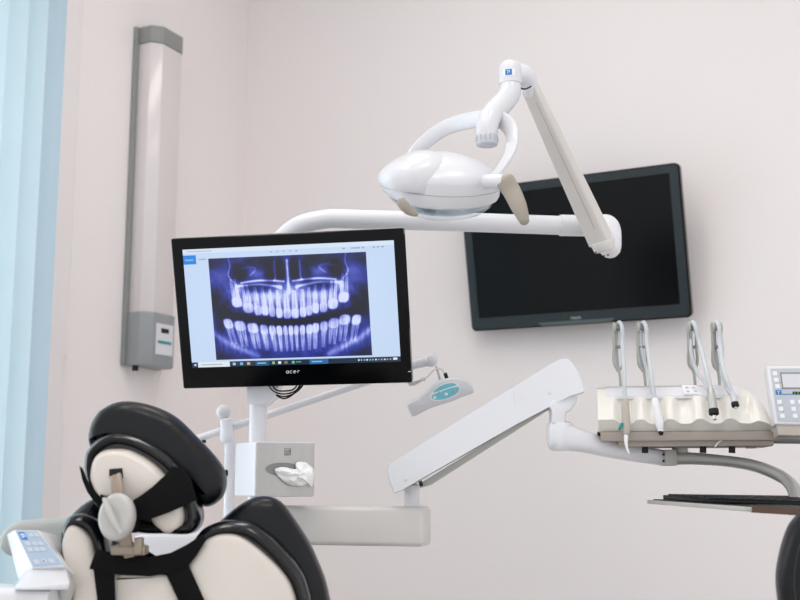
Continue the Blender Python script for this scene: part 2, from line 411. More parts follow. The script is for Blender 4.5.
for s in (0, 1):
    sg = 1 if s == 0 else -1
    I += .22*G(mir(.07,s), .2, .09, .12) + .12*G(mir(.1,s), .85, .16, .12)+.18*G(mir(.3,s), .16, .05, .09)
    I -= .30*G(mir(.19,s), .15, .055, .10, 0, 4) + .25*G(mir(.33,s), .06, .10, .07, 0, 4)+.34*G(mir(.455,s), .14, .032, .12, 0, 4)
    I -= .22*G(mir(.30,s), .31, .10, .045, sg*.15, 4)+.32*G(mir(.04,s), .47, .075, .15, 0, 4)+.16*G(mir(.02,s), .07, .06, .05)
    I -= .22*G(mir(.38,s),.2,.035,.1,0,4)
    I += line([(mir(.2,s),.25),(mir(.3,s),.235),(mir(.4,s),.24),(mir(.47,s),.25)], .008, .55)
    I += line([(mir(.17,s),.28),(mir(.3,s),.272),(mir(.4,s),.29),(mir(.45,s),.31)], .009, .42)
    I += line([(mir(.125,s),.0),(mir(.135,s),.08),(mir(.12,s),.17),(mir(.15,s),.24)], .005, .3)
    I += line([(mir(.42,s),.05),(mir(.42,s),.2),(mir(.41,s),.24)], .006, .3)
    I += line([(mir(.2,s),.12),(mir(.25,s),.10),(mir(.3,s),.12),(mir(.26,s),.18)], .006, .2)
    I += .42*G(mir(.175,s), .30, .03, .05)+.22*G(mir(.30,s), .38, .18, .08)
    I += line([(mir(0,s),.74),(mir(.08,s),.83),(mir(.17,s),.9),(mir(.27,s),.97)], .022, .30)
    I += line([(mir(.01,s),.55),(mir(.05,s),.45),(mir(.11,s),.33)], .02, .13)
    I -= .22*G(mir(.04,s), .97, .09, .07)
I += .25*G(.5, .30, .035, .06)+line([(.5,.05),(.5,.2),(.5,.36)], .009, .5)+.16*G(.5, .42, .14, .10)+.14*G(.5,.92,.2,.08)+.25*G(.445,.29,.02,.04)+.25*G(.555,.29,.02,.04)
occ = .50+.13*np.sin(np.clip(a,0,1)*math.pi)
gap_ = np.exp(-((b-occ-.02)/.035)**2)*((a>.04)&(a<.96))
I -= .55*gap_
up_ = [(.165,.48,.027,2),(.235,.54,.027,2),(.295,.565,.02,1),(.34,.57,.018,1),(.385,.585,.017,1),(.43,.60,.018,1),(.48,.61,.021,1),(.53,.61,.021,1),(.58,.60,.018,1),(.62,.585,.017,1),(.66,.565,.018,1),(.71,.56,.02,1),(.77,.53,.027,2),(.84,.47,.027,2)]
lo_ = [(.09,.60,.024,2),(.165,.625,.030,2),(.25,.65,.029,2),(.32,.67,.02,1),(.375,.68,.018,1),(.42,.685,.015,1),(.46,.685,.012,1),(.495,.685,.012,1),(.53,.685,.012,1),(.57,.685,.014,1),(.615,.68,.016,1),(.655,.67,.018,1),(.71,.655,.02,1),(.775,.63,.029,2),(.845,.60,.03,2),(.92,.605,.024,2)]
T = np.zeros_like(I)
for lst, sg, L in ((up_, -1, .27), (lo_, 1, .25)):
    for cx, cv, w, nr in lst:
        lean = (cx-.5)*(-.10 if sg < 0 else -.16)*sg*(1 if sg<0 else 1)
        h = (b-cv)*sg            # 0 at the biting edge, grows to root tip
        xx = a-cx-lean*np.clip(h, 0, .4)*2.2
        crown = np.clip(1.25-((np.abs(xx)/(w*1.28))**3+(np.abs(h-.045)/.056)**3), 0, 1)
        T = np.maximum(T, (.76+.08*np.sin(cx*77))*np.clip(crown*1.3, 0, 1))
        t = np.clip((h-.06)/(L-.06), 0, 1)
        inr = (h > .05)&(h < L)
        if nr == 1: rr = np.clip(1.15-(np.abs(xx)/(w*(1.2-.6*t)))**3, 0, 1)
        else: rr = np.maximum(np.clip(1.15-(np.abs(xx-w*.5)/(w*(.64-.34*t)))**3, 0, 1), np.clip(1.15-(np.abs(xx+w*.5)/(w*(.64-.34*t)))**3, 0, 1))
        core = np.exp(-((np.abs(xx)-(0 if nr == 1 else w*.5))/(w*.13))**2)
        T = np.maximum(T, inr*rr*(.66-.16*core)*(1-.45*t))
I += .22*G(.5,.42,.36,.13,0,4)*(b<occ)+.18*G(.5,.8,.36,.11,0,4)
I = np.maximum(I, 0)*(1-.5*np.clip(T*1.4,0,1))+T*.92
I += .16*(smooth_noise(150, 12, 7)-.5)*((b > .3)&(b < .95))+.05*(smooth_noise(120, 90, 8)-.5)
I = np.clip(I*1.16-.07, 0, 1)[..., None]
ramp = np.array([(6,9,36),(16,26,88),(36,50,148),(80,92,192),(150,160,232),(216,224,255)], float)
tt = I[..., 0]*(len(ramp)-1); ti = np.clip(tt.astype(int), 0, len(ramp)-2); tf = (tt-ti)[..., None]
xr = ramp[ti]*(1-tf)+ramp[ti+1]*tf
img[inx] = xr[inx]
# taskbar
rect(0, .955, .03, 1, (14,40,70)); rect(.012, .972, .02, .986, (220,235,250)); rect(.03, .955, .185, 1, (226,232,240)); rect(.045,.974,.15,.982,(170,180,196))
rect(.185, .955, 1, 1, (12,38,66))
for x, c_ in ((.20,(170,200,220)),(.235,(120,190,230)),(.27,(210,190,140)),(.39,(150,200,110)),(.42,(235,235,235)),(.45,(160,120,110)),(.485,(110,200,150))):
    rect(x, .968, x+.014, .988, c_)
rect(.31,.960,.375,1,(24,86,130)); rect(.32,.975,.36,.982,(150,200,230)); rect(.505,.974,.53,.981,(120,190,160)); rect(.57,.958,.66,1,(36,104,158)); rect(.58,.975,.63,.982,(140,200,235))
for k in range(12): rect(.80+k*.0135, .970, .807+k*.0135, .984, (150,180,205) if k % 3 else (235,240,245))
rect(.965,.966,.985,.984,(230,238,245))
lin = np.clip(img/255, 0, 1); lin = np.where(lin <= .04045, lin/12.92, ((lin+.055)/1.055)**2.4)
gx = sx0+(sx1-sx0)*u; gz = sz1-(sz1-sz0)*v
base = np.array(MC-MY*.0006-wloc(mo)); P = base+gx[..., None]*np.array(MX)+gz[..., None]*np.array(MZ)
me = bpy.data.meshes.new('display')
idx = np.arange(NXg*NYg).reshape(NYg, NXg)
fc = np.stack([idx[1:, :-1], idx[1:, 1:], idx[:-1, 1:], idx[:-1, :-1]], -1).reshape(-1, 4)
me.from_pydata(P.reshape(-1, 3).tolist(), [], fc.tolist())
ca = me.color_attributes.new('Col', 'FLOAT_COLOR', 'POINT')
ca.data.foreach_set('color', np.concatenate([lin.reshape(-1, 3), np.ones((NXg*NYg, 1))], 1).ravel().astype(np.float32))
dm = bpy.data.materials.new('lit_display'); dm.use_nodes = True; nt = dm.node_tree; pb_ = nt.nodes['Principled BSDF']
at_ = nt.nodes.new('ShaderNodeAttribute'); at_.attribute_name = 'Col'
nt.links.new(at_.outputs['Color'], pb_.inputs['Emission Color']); SCREEN = pb_
pb_.inputs['Emission Strength'].default_value = .86; pb_.inputs['Base Color'].default_value = (.01,.01,.01,1); pb_.inputs['Roughness'].default_value = .3
me.materials.append(dm)
o = bpy.data.objects.new('display', me); COL.objects.link(o); o.parent = mo; o['label'] = 'lit screen with a panoramic dental x-ray'
lx, lz = mproj(293.5, 371.8)
lgo = B()
def stroke(pts, ox, h=.0056):
    ox = ox*1.35
    P_ = [MC-MY*.0008+MX*(lx+ox+(x+y*.12)*h)+MZ*(lz+(y-.5)*h) for x, y in pts]; tube(lgo, P_, .0006, 6)
arc_ = lambda a0, a1: [(.5+.5*math.cos(math.radians(a0+(a1-a0)*k/10)), .5+.5*math.sin(math.radians(a0+(a1-a0)*k/10))) for k in range(11)]
stroke(arc_(20,340), -.0125); stroke([(1.0,1.0),(1.0,0)], -.0125)
stroke(arc_(45,315), -.0062); stroke([(0,.5),(1.0,.5)]+arc_(0,300), .0)
stroke([(.1,0),(.1,1.0)], .0068); stroke([(.1,.6),(.4,.95),(.8,1.0)], .0068)
finish('logo', lgo, M['label'], mo)
lx, lz = mproj(409.5, 371.5)
bm = B(); box(bm, MC+MX*lx+MZ*lz, MX, MY, MZ, -.003, .003, -.001, .001, -.0006, .0006); finish('power_light', bm, M['label'], mo)
lx, lz = mproj(405, 383.5)

# ------------------------------------------------------------------ equipment column (post that carries arms, monitor, dispenser)
YC = 2.62
pc = at(258, 420, YC); topc = at(258, 300, YC)
col = thing('equipment_column', 'white upright post standing behind the tissue box, carrying the arms and monitor', 'post', V((pc.x, YC, 0)))
bm = B(); cyl(bm, V((pc.x, YC, .72)), V((pc.x, YC, at(0, 298, YC).z)), .0205); finish('post', bm, M['white'], col)
bm = B()
o = [at(248,388,2.60), at(248,404,2.60), at(267,405,2.60), at(277,396,2.60), at(281,385,2.60), at(281,374,2.60), at(248,374,2.60)]
loft(bm, [[p-YA*.03 for p in o], [p+YA*.05 for p in o]]); finish('mounting_block', bm, M['white'], col, bevel=.003)
bm = B()
tube(bm, [at(264,382,2.6), at(285,330,2.54), MC+MY*.04], (.02,.014), 12, ex=4); box(bm, MC+MY*.034, MX, MY, MZ, -.05, .05, 0, .012, -.05, .05)
finish('monitor_bracket', bm, M['white'], col, bevel=.001)
# unit body that stands on the floor behind the chair
xb0 = at(128, 533, 2.5).x; xb1 = at(296, 533, 2.5).x; zb = at(0, 534, 2.5).z
bm = B(); a = [V((x, y, 0)) for x, y in ((xb0,2.5),(xb1,2.5),(xb1,2.86),(xb0,2.86))]
bm2 = []
o = [V((.5*(xb0+xb1)+x, 2.68+y, 0)) for x, y in rrect(xb1-xb0, .36, .05)]
slab(bm, o, ZA, [(0,.002),(0,zb-.02),(.006,zb-.006),(.02,zb)]); finish('unit_cabinet', bm, M['white2'], col)

# black cable loops under monitor
bm = B()
for k in range(4):
    yy = 2.565+k*.006; dp = (391, 394, 396.5, 398.5)[k]; xo = (4, 0, -2, 1.5)[k]
    tube(bm, cr([at(266+xo,374,yy), at(268+xo,384,yy), at(274+xo*.6,(dp+387)/2+1,yy), at(284,dp,yy), at(295-xo*.5,(dp+387)/2+.5,yy), at(302-xo,383,yy), at(303-xo,374,yy)]), .0019, 8)
finish('cable_loops', bm, M['dark'], mo, label='coiled black cables under the monitor')
# ------------------------------------------------------------------ tissue dispenser
th = math.radians(-26)   # yaw: front right edge farther
E1 = at(255, 470, 2.45)
FX = V((math.cos(.40), math.sin(.40), 0)); FN = V((math.sin(.40), -math.cos(.40), 0)); BK = -FN
zt = at(255, 441.5, 2.45).z; zbm = at(255, 497, 2.45).z; fw = .137
# left side face goes back-left
td = thing('tissue_dispenser', 'steel-fronted tissue box with a white tissue hanging out, on the column', 'tissue box', V((E1.x+.06, 2.48, zbm)))
O = V((E1.x, 2.45, 0)); SB = V((-.42, .9, 0)).normalized()
plan = [O, O+FX*fw, O+FX*fw+SB*.155, O+SB*.155]
def chamf(poly, r):
    out = []
    n = len(poly)
    for i in range(n):
        p = poly[i]; a_ = (poly[i-1]-p).normalized(); b_ = (poly[(i+1)%n]-p).normalized()
        for t in (0, .25, .5, .75, 1):
            q0 = p+a_*r*(1-t); q1 = p+b_*r*t
            out.append(p+a_*r*(1-t)**2+b_*r*t**2)
    return out
pl = chamf(plan, .008)
bm = B(); slab(bm, [p+ZA*zbm for p in pl], ZA, [(.003,0),(0,.003),(0,zt-zbm-.003),(.003,zt-zbm)]); bodyt = finish('box_body', bm, M['white'], td, angle=30)
# steel front plate with oval slot
sl = [(.014+.0, 0)]
Fc = O+FN*.0012
def fp(x, z): return Fc+FX*x+ZA*z
hs_ = onplane(282.5, 469.3, Fc, FN); hz = hs_.z; hx = (hs_-Fc).dot(FX)
outer = []; inner = []
cnr = [math.atan2(z-hz, x-hx) for x in (.002, fw-.002) for z in (zbm+.002, zt-.002)]
for an in sorted([2*math.pi*k/72-math.pi for k in range(72)]+cnr):
    ca_, sa_ = math.cos(an), math.sin(an)
    tt_ = min(((fw-.002-hx) if ca_ > 0 else (hx-.002))/max(abs(ca_), 1e-9), ((zt-.002-hz) if sa_ > 0 else (hz-zbm-.002))/max(abs(sa_), 1e-9))
    outer.append((hx+ca_*tt_, hz+sa_*tt_))
    ti_ = 1/math.sqrt((ca_/.040)**2+(sa_/.0145)**2); inner.append((hx+ca_*ti_, hz+sa_*ti_))
bm = B(); A_ = [fp(x, z) for x, z in outer]; I_ = [fp(x, z) for x, z in inner]
loft(bm, [A_, [p+FN*.0015 for p in A_], [p+FN*.0015 for p in I_], I_, A_], False, False); finish('front_plate', bm, M['steel'], td, label='brushed steel front with an oval slot', angle=30)
bm = B(); plate(bm, fp(hx, hz)+FN*.0002, FX, ZA, [(.040*math.cos(k*math.pi/10), .0155*math.sin(k*math.pi/10)) for k in range(20)], .0004, FN); finish('slot', bm, M['greyg'], td)
bm = B()
lz_ = at(285, 452, 2.47).z; lx_ = fw*.53
for (x0, x1, z0_, z1_) in ((-.007,.007,.0065,.0075),(-.007,-.006,-.007,.0065),(.006,.007,-.007,.0075),(-.004,.006,.002,.003),(-.004,-.003,-.006,.003),(0,.001,-.006,.003),(-.007,.004,-.007,-.006),(.003,.004,-.006,.005)):
    box(bm, fp(lx_, lz_)+FN*.0016, FX, FN, ZA, x0, x1, 0, .0006, z0_, z1_)
finish('emblem', bm, M['dark'], td, label='small engraved square emblem')
# tissue: crumpled sheet pulled out of the slot
bm = B(); tp = [(274,469),(279,467.5),(285,467.5),(291,469),(295.5,468.5),(295,463),(302.5,462),(308,465),(312.5,469),(312.5,478),(311.5,487),(307,484),(300,486),(294,486),(287,484.5),(280,479),(275.5,474)]
rowsT = []
cx_, cy_ = 296, 475
for r_i in range(9):
    s_ = 1-r_i/8.0; row = []
    for k, (x, y) in enumerate(cr([(a0, b0, 0) for a0, b0 in tp], 3, True)[i_][0:2] for i_ in range(len(tp)*3)):
        X_ = cx_+(x-cx_)*s_; Yp = cy_+(y-cy_)*s_
        base_ = onplane(X_, Yp, Fc, FN)
        bulge = .012*(1-s_**2)+.0025*math.sin(k*.75+r_i*.5)*s_+.0015*math.sin(k*.4-r_i)
        row.append(base_+FN*(.006+max(0, bulge)*1.3))
    rowsT.append(row)
loft(bm, rowsT, False, True); tis = finish('tissue', bm, M['tissue'], None, angle=25)
so = tis.modifiers.new('s', 'SOLIDIFY'); so.thickness = .0006
solo(tis, 'crumpled white paper tissue hanging from the slot of the steel box', 'tissue')

# ------------------------------------------------------------------ thin stand with ball and long rod
YS = 2.70
ps = at(230, 470, YS)
st = thing('boom_stand', 'thin white stand with a ball top and a long sloping rod behind the headrest', 'stand', V((ps.x, YS, zb)))
bm = B(); cyl(bm, V((ps.x, YS, zb)), at(230, 439, YS), .0128); cyl(bm, at(230, 455.8, YS), at(230, 454.2, YS), .0138); finish('pole', bm, M['white'], st)
rodd = (at(436,358,YS)-at(192,441,YS)).normalized()
bm = B(); lathe(bm, at(228, 444, YS), at(226, 419, YS)-at(228, 444, YS), [(.006,0),(.014,.003),(.018,.010),(.0185,.02),(.015,.034),(.0145,.05),(.0150,.058),(.012,.062)]); finish('clamp', bm, M['white'], st)
bm = B(); ball(bm, at(223.5, 412, YS), .0178); finish('ball_knob', bm, M['white2'], st)
bm = B(); ra, rb_ = at(188, 442, YS+.022), at(428, 361, YS+.022); tube(bm, [ra, rb_], .0092, 16); finish('rod', bm, M['white'], st)
bm = B(); tube(bm, [at(409,366,YS+.02), at(428,361,YS+.02)], [.0105, .0125], 16); ball(bm, at(431, 360, YS+.018), .0172)
finish('rod_joint', bm, M['white2'], st)
bm = B(); cyl(bm, at(204,440,YS+.01), at(204,443,YS+.01), .005, n=10); finish('cable_clip', bm, M['dark'], st); bm = B(); cyl(bm, at(226,471,YS-.012), at(226,476,YS-.012), .005, n=10)
tube(bm, [at(226,471,YS-.012), at(232,468,YS)], .003, 8)
finish('cable_clip', bm, M['dark'], st)
bm = B(); tube(bm, cr([at(204,443,YS), at(210,451,YS-.005), at(219,462,YS-.008), at(226,473,YS-.012)]), .0014, 8); finish('thin_cable', bm, M['beige'], st)

# device with cyan keypad hanging from the rod
YD = YS
dv = thing('curing_lamp', 'small white hand-held lamp with a cyan oval keypad hanging from the rod', 'dental lamp', at(440, 400, YD))
ax = (at(470,385,YD)-at(410,406,YD)).normalized(); nrm = V((0,-1,-.18)).normalized(); hh = ax.cross(nrm).normalized()
if hh.z < 0: hh = -hh
def dvp(px, py): return onplane(px, py, at(440,395,YD), nrm)
ol = [(407,405),(410,402),(418,398),(426,392),(434,384),(443,379),(455,377.5),(465,379),(471,383),(474,390),(472,393),(464,396),(455,400),(446,403),(436,406),(426,410),(414,416),(410,413)]
bm = B(); a = cr([dvp(x, y) for x, y in ol], 4, True); slab(bm, a, -nrm, [(.0045,-.012),(.002,-.0105),(0,-.006),(0,.014),(.003,.02),(.005,.022)]); finish('housing', bm, M['white2'], dv, angle=50)
kp = [(429.5,397.5),(430.5,393.5),(436,388),(444,383),(452,381.5),(457,383),(459.5,388),(458,393),(452,397),(443,400),(434,400.5)]
bm = B(); a = cr([dvp(x, y) for x, y in kp], 4, True); slab(bm, a, nrm, [(0,.0118),(0,.0128)]); finish('keypad_border', bm, M['label'], dv)
kp2 = [(431.5,397.0),(433,394),(440,391.5),(449,388),(458,386.5),(458.5,389.5),(457,392.5),(451,396),(443,398.7),(435,399.2)]
bm = B(); a = cr([dvp(x, y) for x, y in kp2], 4, True); slab(bm, a, nrm, [(0,.0128),(0,.0134)])
kp3 = [(433,391.8),(438,387),(445,383.6),(452,382.5),(456,384.5),(449,386.7),(440,390)]
a = cr([dvp(x, y) for x, y in kp3], 4, True); slab(bm, a, nrm, [(0,.0128),(0,.0134)])
kpd = finish('keypad', bm, M['cyan'], dv, label='cyan membrane keypad')
for x, y, m_ in ((434.5,397,'label'),(439,392.5,'grey'),(446,393.5,'label'),(453.5,391,'grey')):
    bm = B(); p = dvp(x, y)+nrm*.0134; lathe(bm, p, nrm, [(.0038,0),(.0035,.001),(.001,.0014)], 14); finish('button', bm, M[m_], kpd)
bm = B(); cyl(bm, at(436,366,YD), at(440,380,YD), .0028, n=10); finish('hanger', bm, M['steel'], dv)
bm = B(); cyl(bm, at(445,373,YD-.008), at(447,379,YD-.005), .0045, n=10); finish('strain_relief', bm, M['dark'], dv)
bm = B(); tube(bm, cr([at(446,375,YD-.008), at(441,369,YD-.006), at(434,370,YD-.01), at(426,378,YD-.008), at(418,381,YD), at(405,382,YD)]), .0022, 8)
finish('cord', bm, M['offwhite'], dv)
bm = B()
pts = []
for k in range(61):
    t = k/60; x = 408+t*17; c0 = at(x, 383.5-t*3+1.5*math.sin(t*5), YD)
    pts.append(c0+V((0, .004*math.cos(t*56), .004*math.sin(t*56))))
tube(bm, pts, .0011, 6); finish('coiled_cord', bm, M['holder'], dv)

# ------------------------------------------------------------------ operating light
ol_ = thing('operating_light', 'white overhead dental operating light on a long jointed arm', 'dental light', V((pc.x, YC, at(0,262,YC).z)))
Y1, Y2 = 2.58, 2.66
pth = cr([at(258,300,YC), at(262,272,YC), at(270,254,2.615), at(284,237,2.61), at(303,224,2.60), at(330,218.5,2.59)], 8)+[at(460,222,2.62), at(592,226.5,2.66)]
bm = B(); tube(bm, pth, .0232, 20); finish('boom_arm', bm, M['white'], ol_)
bm = B(); tube(bm, [at(560,225.3,2.65), at(598,226,2.66)], .0262, 20); finish('sleeve', bm, M['white'], ol_)
YE = 2.62
bm = B(); tube(bm, cr([at(596,226,2.66), at(606,226,2.655), at(609.5,232,2.65), at(610,247,2.645)], 5), [.026,.0285,.028,.0275], 20, round_end=True)
finish('elbow', bm, M['white'], ol_)
bm = B(); a0, a1 = at(530,88,2.43), at(600.5,240,2.60)
tube(bm, [a0, a0.lerp(a1,.5), a1], [(.0178,.0175),(.0228,.022),(.0262,.027)], 40, up=V((-.62,-1,-.1)), ex=6); finish('spring_arm', bm, M['armwarm'], ol_, angle=30)
bm = B(); lathe(bm, at(598,240,2.55), at(611,249,2.58)-at(598,240,2.55)+V((0,.03,0)), [(.012,-.004),(.022,0),(.024,.008),(.024,.05),(.02,.056)])
bm.free(); bm = B()
tube(bm, [at(602,241,2.59), at(605,251,2.595)], [(.03,.03),(.024,.024)], 20, round_end=False)
finish('arm_end_cover', bm, M['offwhite'], ol_, bevel=.003)
ec = ol_.children[-1]
for x, y in ((596,252.5),(600,254.5),(604,256),(608,255)):
    bm = B(); cyl(bm, at(x, y, 2.572), at(x, y, 2.566), .0022, n=8); finish('screw_hole', bm, M['dark'], ec)
# rear channel line on spring arm
nf = (a1-a0).normalized(); sd = V((-.62,-1,-.1)); sd = (sd-nf*sd.dot(nf)).normalized(); sc_ = nf.cross(sd)
bm = B(); tube(bm, [a0.lerp(a1,.08)+sd*.0176-sc_*.006, a0.lerp(a1,.9)+sd*.0262-sc_*.008], .0012, 6); finish('seam_strip', bm, M['beige'], ol_)
# swivel housing at the top
bm = B()
tube(bm, cr([at(530,92,2.43), at(529,82,2.42), at(523,75,2.40), at(515,73.5,2.38)], 6), [.0165,.0205,.0235,.0245], 20, round_end=True)
finish('knuckle', bm, M['white'], ol_)
bm = B(); lathe(bm, at(510.5,85,2.37), ZA, [(.021,0),(.0255,.0015),(.0258,.03),(.025,.042),(.021,.050),(.012,.055),(.003,.0565)]); finish('swivel_housing', bm, M['white2'], ol_, angle=60)
sh = ol_.children[-1]
bm = B(); pbg = at(504.5,76.5,2.3432); 
def curved_badge(w, h, r, c, ang0, off):
    b_ = B(); rg = []
    for k in range(9):
        a_ = ang0+(k/8-.5)*w/r; d_ = V((math.sin(a_), -math.cos(a_), 0))
        rg.append([c+d_*(r+off)-ZA*h/2, c+d_*(r+off)+ZA*h/2, c+d_*(r-.0005)+ZA*h/2, c+d_*(r-.0005)-ZA*h/2])
    loft(b_, rg); return b_
bm.free()
cb_ = V((at(510.5,85,2.37).x, 2.37, at(510,76,2.37).z))
finish('badge_plate', curved_badge(.026, .016, .0258, cb_, -.22, .0006), M['label'], sh)
bp_ = sh.children[-1]
finish('blue_badge', curved_badge(.015, .0135, .0262, cb_, -.25, .0008), M['blue'], bp_)
bdg = cb_+V((math.sin(-.25), -math.cos(-.25), 0))*.0272
bm = B(); Xb = V((math.cos(-.25), math.sin(-.25), 0)); 
for (x0,x1,zz0,zz1) in ((-.004,.003,.003,.004),(-.002,-.001,-.004,.003),(.002,.003,-.002,.004),(-.002,.003,-.001,0)): box(bm, bdg, Xb, V((Xb.y,-Xb.x,0)), ZA, x0, x1, 0, .0004, zz0, zz1)
finish('emblem', bm, M['label'], bp_)
bm = B(); tube(bm, cr([at(520,88,2.36),at(525,89,2.365),at(531,86.5,2.38)]), .0018, 8); finish('joint_gap', bm, M['dark'], ol_)
# S neck
bm = B(); tube(bm, cr([at(510.5,86,2.37), at(509,95,2.36), at(500,106,2.33), at(490.5,117,2.30), at(487.5,127,2.29), at(487,137,2.29)], 6), [.0238,.0245,.0245,.0245,.0238,.0225], 22); finish('curved_neck', bm, M['white2'], ol_)
bm = B(); lathe(bm, at(487,146,2.29), ZA, [(.018,0),(.0225,.002),(.0235,.006),(.0235,.022),(.022,.024)], 30); finish('neck_collar', bm, M['greykey'], ol_, bevel=0, label='grey ribbed collar')
bm = B()
for k in range(14):
    a_ = 2*math.pi*k/14; p = at(487,146,2.29)+V((math.cos(a_),math.sin(a_),0))*.0236; cyl(bm, p+ZA*.008, p+ZA*.02, .0012, n=6)
finish('collar_ribs', bm, M['grey'], ol_.children[-1])
# head in a tilted frame
HC = at(438,186,2.30); al = math.radians(29)
HX = (at(502,191,2.27)-at(378,181,2.31)).normalized(); HD = V((0, math.cos(al), math.sin(al))); HD = (HD-HX*HD.dot(HX)).normalized(); HH = HX.cross(HD)
def hp(x, d, h):
    h = h*(1-(.50 if x < 0 else .12)*min(1, (x/.13)**2))   # the head thins toward its ends
    return HC+HX*x+HD*d+HH*h
def hring(sc, h, dx=0, dd=0, n=56, sx=.129, sd_=.10, bias=0):
    out = []
    for k in range(n):
        a_ = 2*math.pi*k/n; c_, s_ = math.cos(a_), math.sin(a_)
        x = sx*math.copysign(abs(c_)**(.82 if c_ > 0 else 1.0), c_); d = sd_*math.copysign(abs(s_)**.95, s_)
        if x > 0: d *= (1-.28*(x/sx)**2)
        out.append(hp(x*sc+dx, .03+d*sc+dd, h+bias*x))
    return out
bm = B(); loft(bm, [hring(1,-.004), hring(1.0,.018), hring(.985,.026), hring(.93,.034), hring(.82,.044), hring(.66,.053), hring(.42,.060), hring(.18,.063), hring(.02,.0635)], True, True)
hd = finish('upper_shell', bm, M['white2'], ol_, angle=35)
bm = B(); loft(bm, [hring(1.004,-.005), hring(1.004,-.022), hring(.97,-.032), hring(.91,-.036)], False, False)
loft(bm, [hring(.91,-.036), hring(.89,-.030), hring(1.004,-.005)], False, False)
finish('lower_shell', bm, M['white2'], ol_, angle=35)
bm = B(); loft(bm, [hring(.93,-.030), hring(.86,-.050), hring(.72,-.064), hring(.45,-.073), hring(.02,-.075)], False, True); finish('lens', bm, M['lens'], ol_, angle=60, label='clear curved front glass')
bm = B(); loft(bm, [hring(.925,-.0285), hring(.845,-.047), hring(.70,-.056), hring(.50,-.052), hring(.25,-.030), hring(.02,-.020)], False, True); finish('reflector', bm, M['bulb'], ol_, angle=8)
bm = B(); cyl(bm, hp(-.0,.0,-.03), hp(.03,.0,-.034), .009, n=14); finish('bulb', bm, M['label'], ol_)
bm = B(); 
for hgt in (.0,): tube(bm, hring(1.003,-.0045)+[hring(1.003,-.0045)[0]], .0011, 6)
finish('seam', bm, M['grey'], ol_)
# oval front cover
def oring(sc, h, cx=-.050, cd=-.018, sx=.080, sd_=.080, n=48):
    return [hp(cx+sx*sc*math.cos(2*math.pi*k/n), .02+cd+sd_*sc*math.sin(2*math.pi*k/n), h) for k in range(n)]
bm = B(); loft(bm, [oring(.98,.0), oring(1.0,.004), oring(1.005,.020), oring(.985,.034), oring(.92,.047), oring(.80,.058), oring(.60,.067), oring(.32,.073), oring(.02,.075)], True, True)
finish('oval_cover', bm, M['white2'], ol_, angle=60)
# pivots and handles
pvR = hp(.118,-.005,-.004); 
pr = at(484,181.5,2.235); pr2 = at(504,182,2.215)
bm = B(); tube(bm, [pr, pr2], [.0155,.0165], 20); finish('pivot', bm, M['white2'], ol_, bevel=.002)
def paddle(px, ws, Ys, name='handle', th_=.008):
    bm_ = B(); P_ = cr([at(x, y, yy) for (x, y), yy in zip(px, Ys)], 6)
    tube(bm_, P_, [(w, th_) for w in ws], 18, up=YA*1.0+XA*.25, ex=2.6, round_end=True); return finish(name, bm_, M['grip'], ol_, label='beige grip handle')
paddle([(505,181),(511.5,191),(518.5,206),(524,220)], [.020,.019,.017,.011], [2.21,2.21,2.2,2.2], th_=.011)
paddle([(401,202),(404.5,206),(409,210.5),(415.5,214)], [.010,.011,.010,.006], [2.215,2.215,2.22,2.225], th_=.008)
bm = B(); tube(bm, [hp(-.10,.02,-.012), at(397,197,2.32)], .012, 14); finish('pivot', bm, M['white2'], ol_)
# yoke: flat hoop ribbon around the head
yk = cr([at(404,165,2.42), at(420,147,2.44), at(444,128.5,2.42), at(470,120.5,2.37), at(487,119,2.33), at(503,121,2.30), at(512,133,2.28), at(511,150,2.26), at(503,165,2.245), at(494,177,2.235)], 8)
bm = B(); tube(bm, yk, [(.010,.004),(.013,.004),(.0155,.004),(.0165,.004),(.017,.004),(.0155,.004),(.012,.0045),(.010,.005),(.010,.005),(.009,.005)], 16, up=None, ex=4)
bm.free(); bm = B()
# fixed width direction: hoop axis leans toward viewer/up
wd = V((-.05,-.45,1)).normalized()
N_ = len(yk); ws = np.interp(np.linspace(0,1,N_), [0,.12,.3,.5,.62,.72,.85,1], [.012,.016,.018,.019,.018,.0145,.012,.010])
wx = [V((0,-.25,1)), V((.1,-.3,1)), V((.9,-.5,.45))]
rings_ = []
for i in range(N_):
    t_ = (yk[min(i+1,N_-1)]-yk[max(i-1,0)]).normalized(); f_ = i/(N_-1)
    w_ = V((-.05,-.3,1)) if f_ < .5 else V((-.05,-.3,1)).lerp(V((1,-.5,.35)), min(1,(f_-.5)/.25))
    w_ = (w_-t_*w_.dot(t_)).normalized(); n_ = t_.cross(w_)
    rings_.append([yk[i]+w_*(ws[i]*a_)+n_*(.0035*b_) for a_, b_ in ((-1,-.5),(-.9,-1),(.9,-1),(1,-.5),(1,.5),(.9,1),(-.9,1),(-1,.5))])
loft(bm, rings_); finish('yoke', bm, M['white2'], ol_, angle=50)

# ------------------------------------------------------------------ delivery arm
da = thing('delivery_arm', 'jointed white arm rising from the lower beam to the instrument console', 'equipment arm', V((at(300,540,2.58).x, 2.62, .9)))
hb = .0435
b0, b1 = at(262,525,2.62), at(427,526,2.52); b0.z = b1.z = at(0,526,2.53).z
bm = B(); tube(bm, [b0, b1], (.036, hb), 28, up=ZA, ex=5)
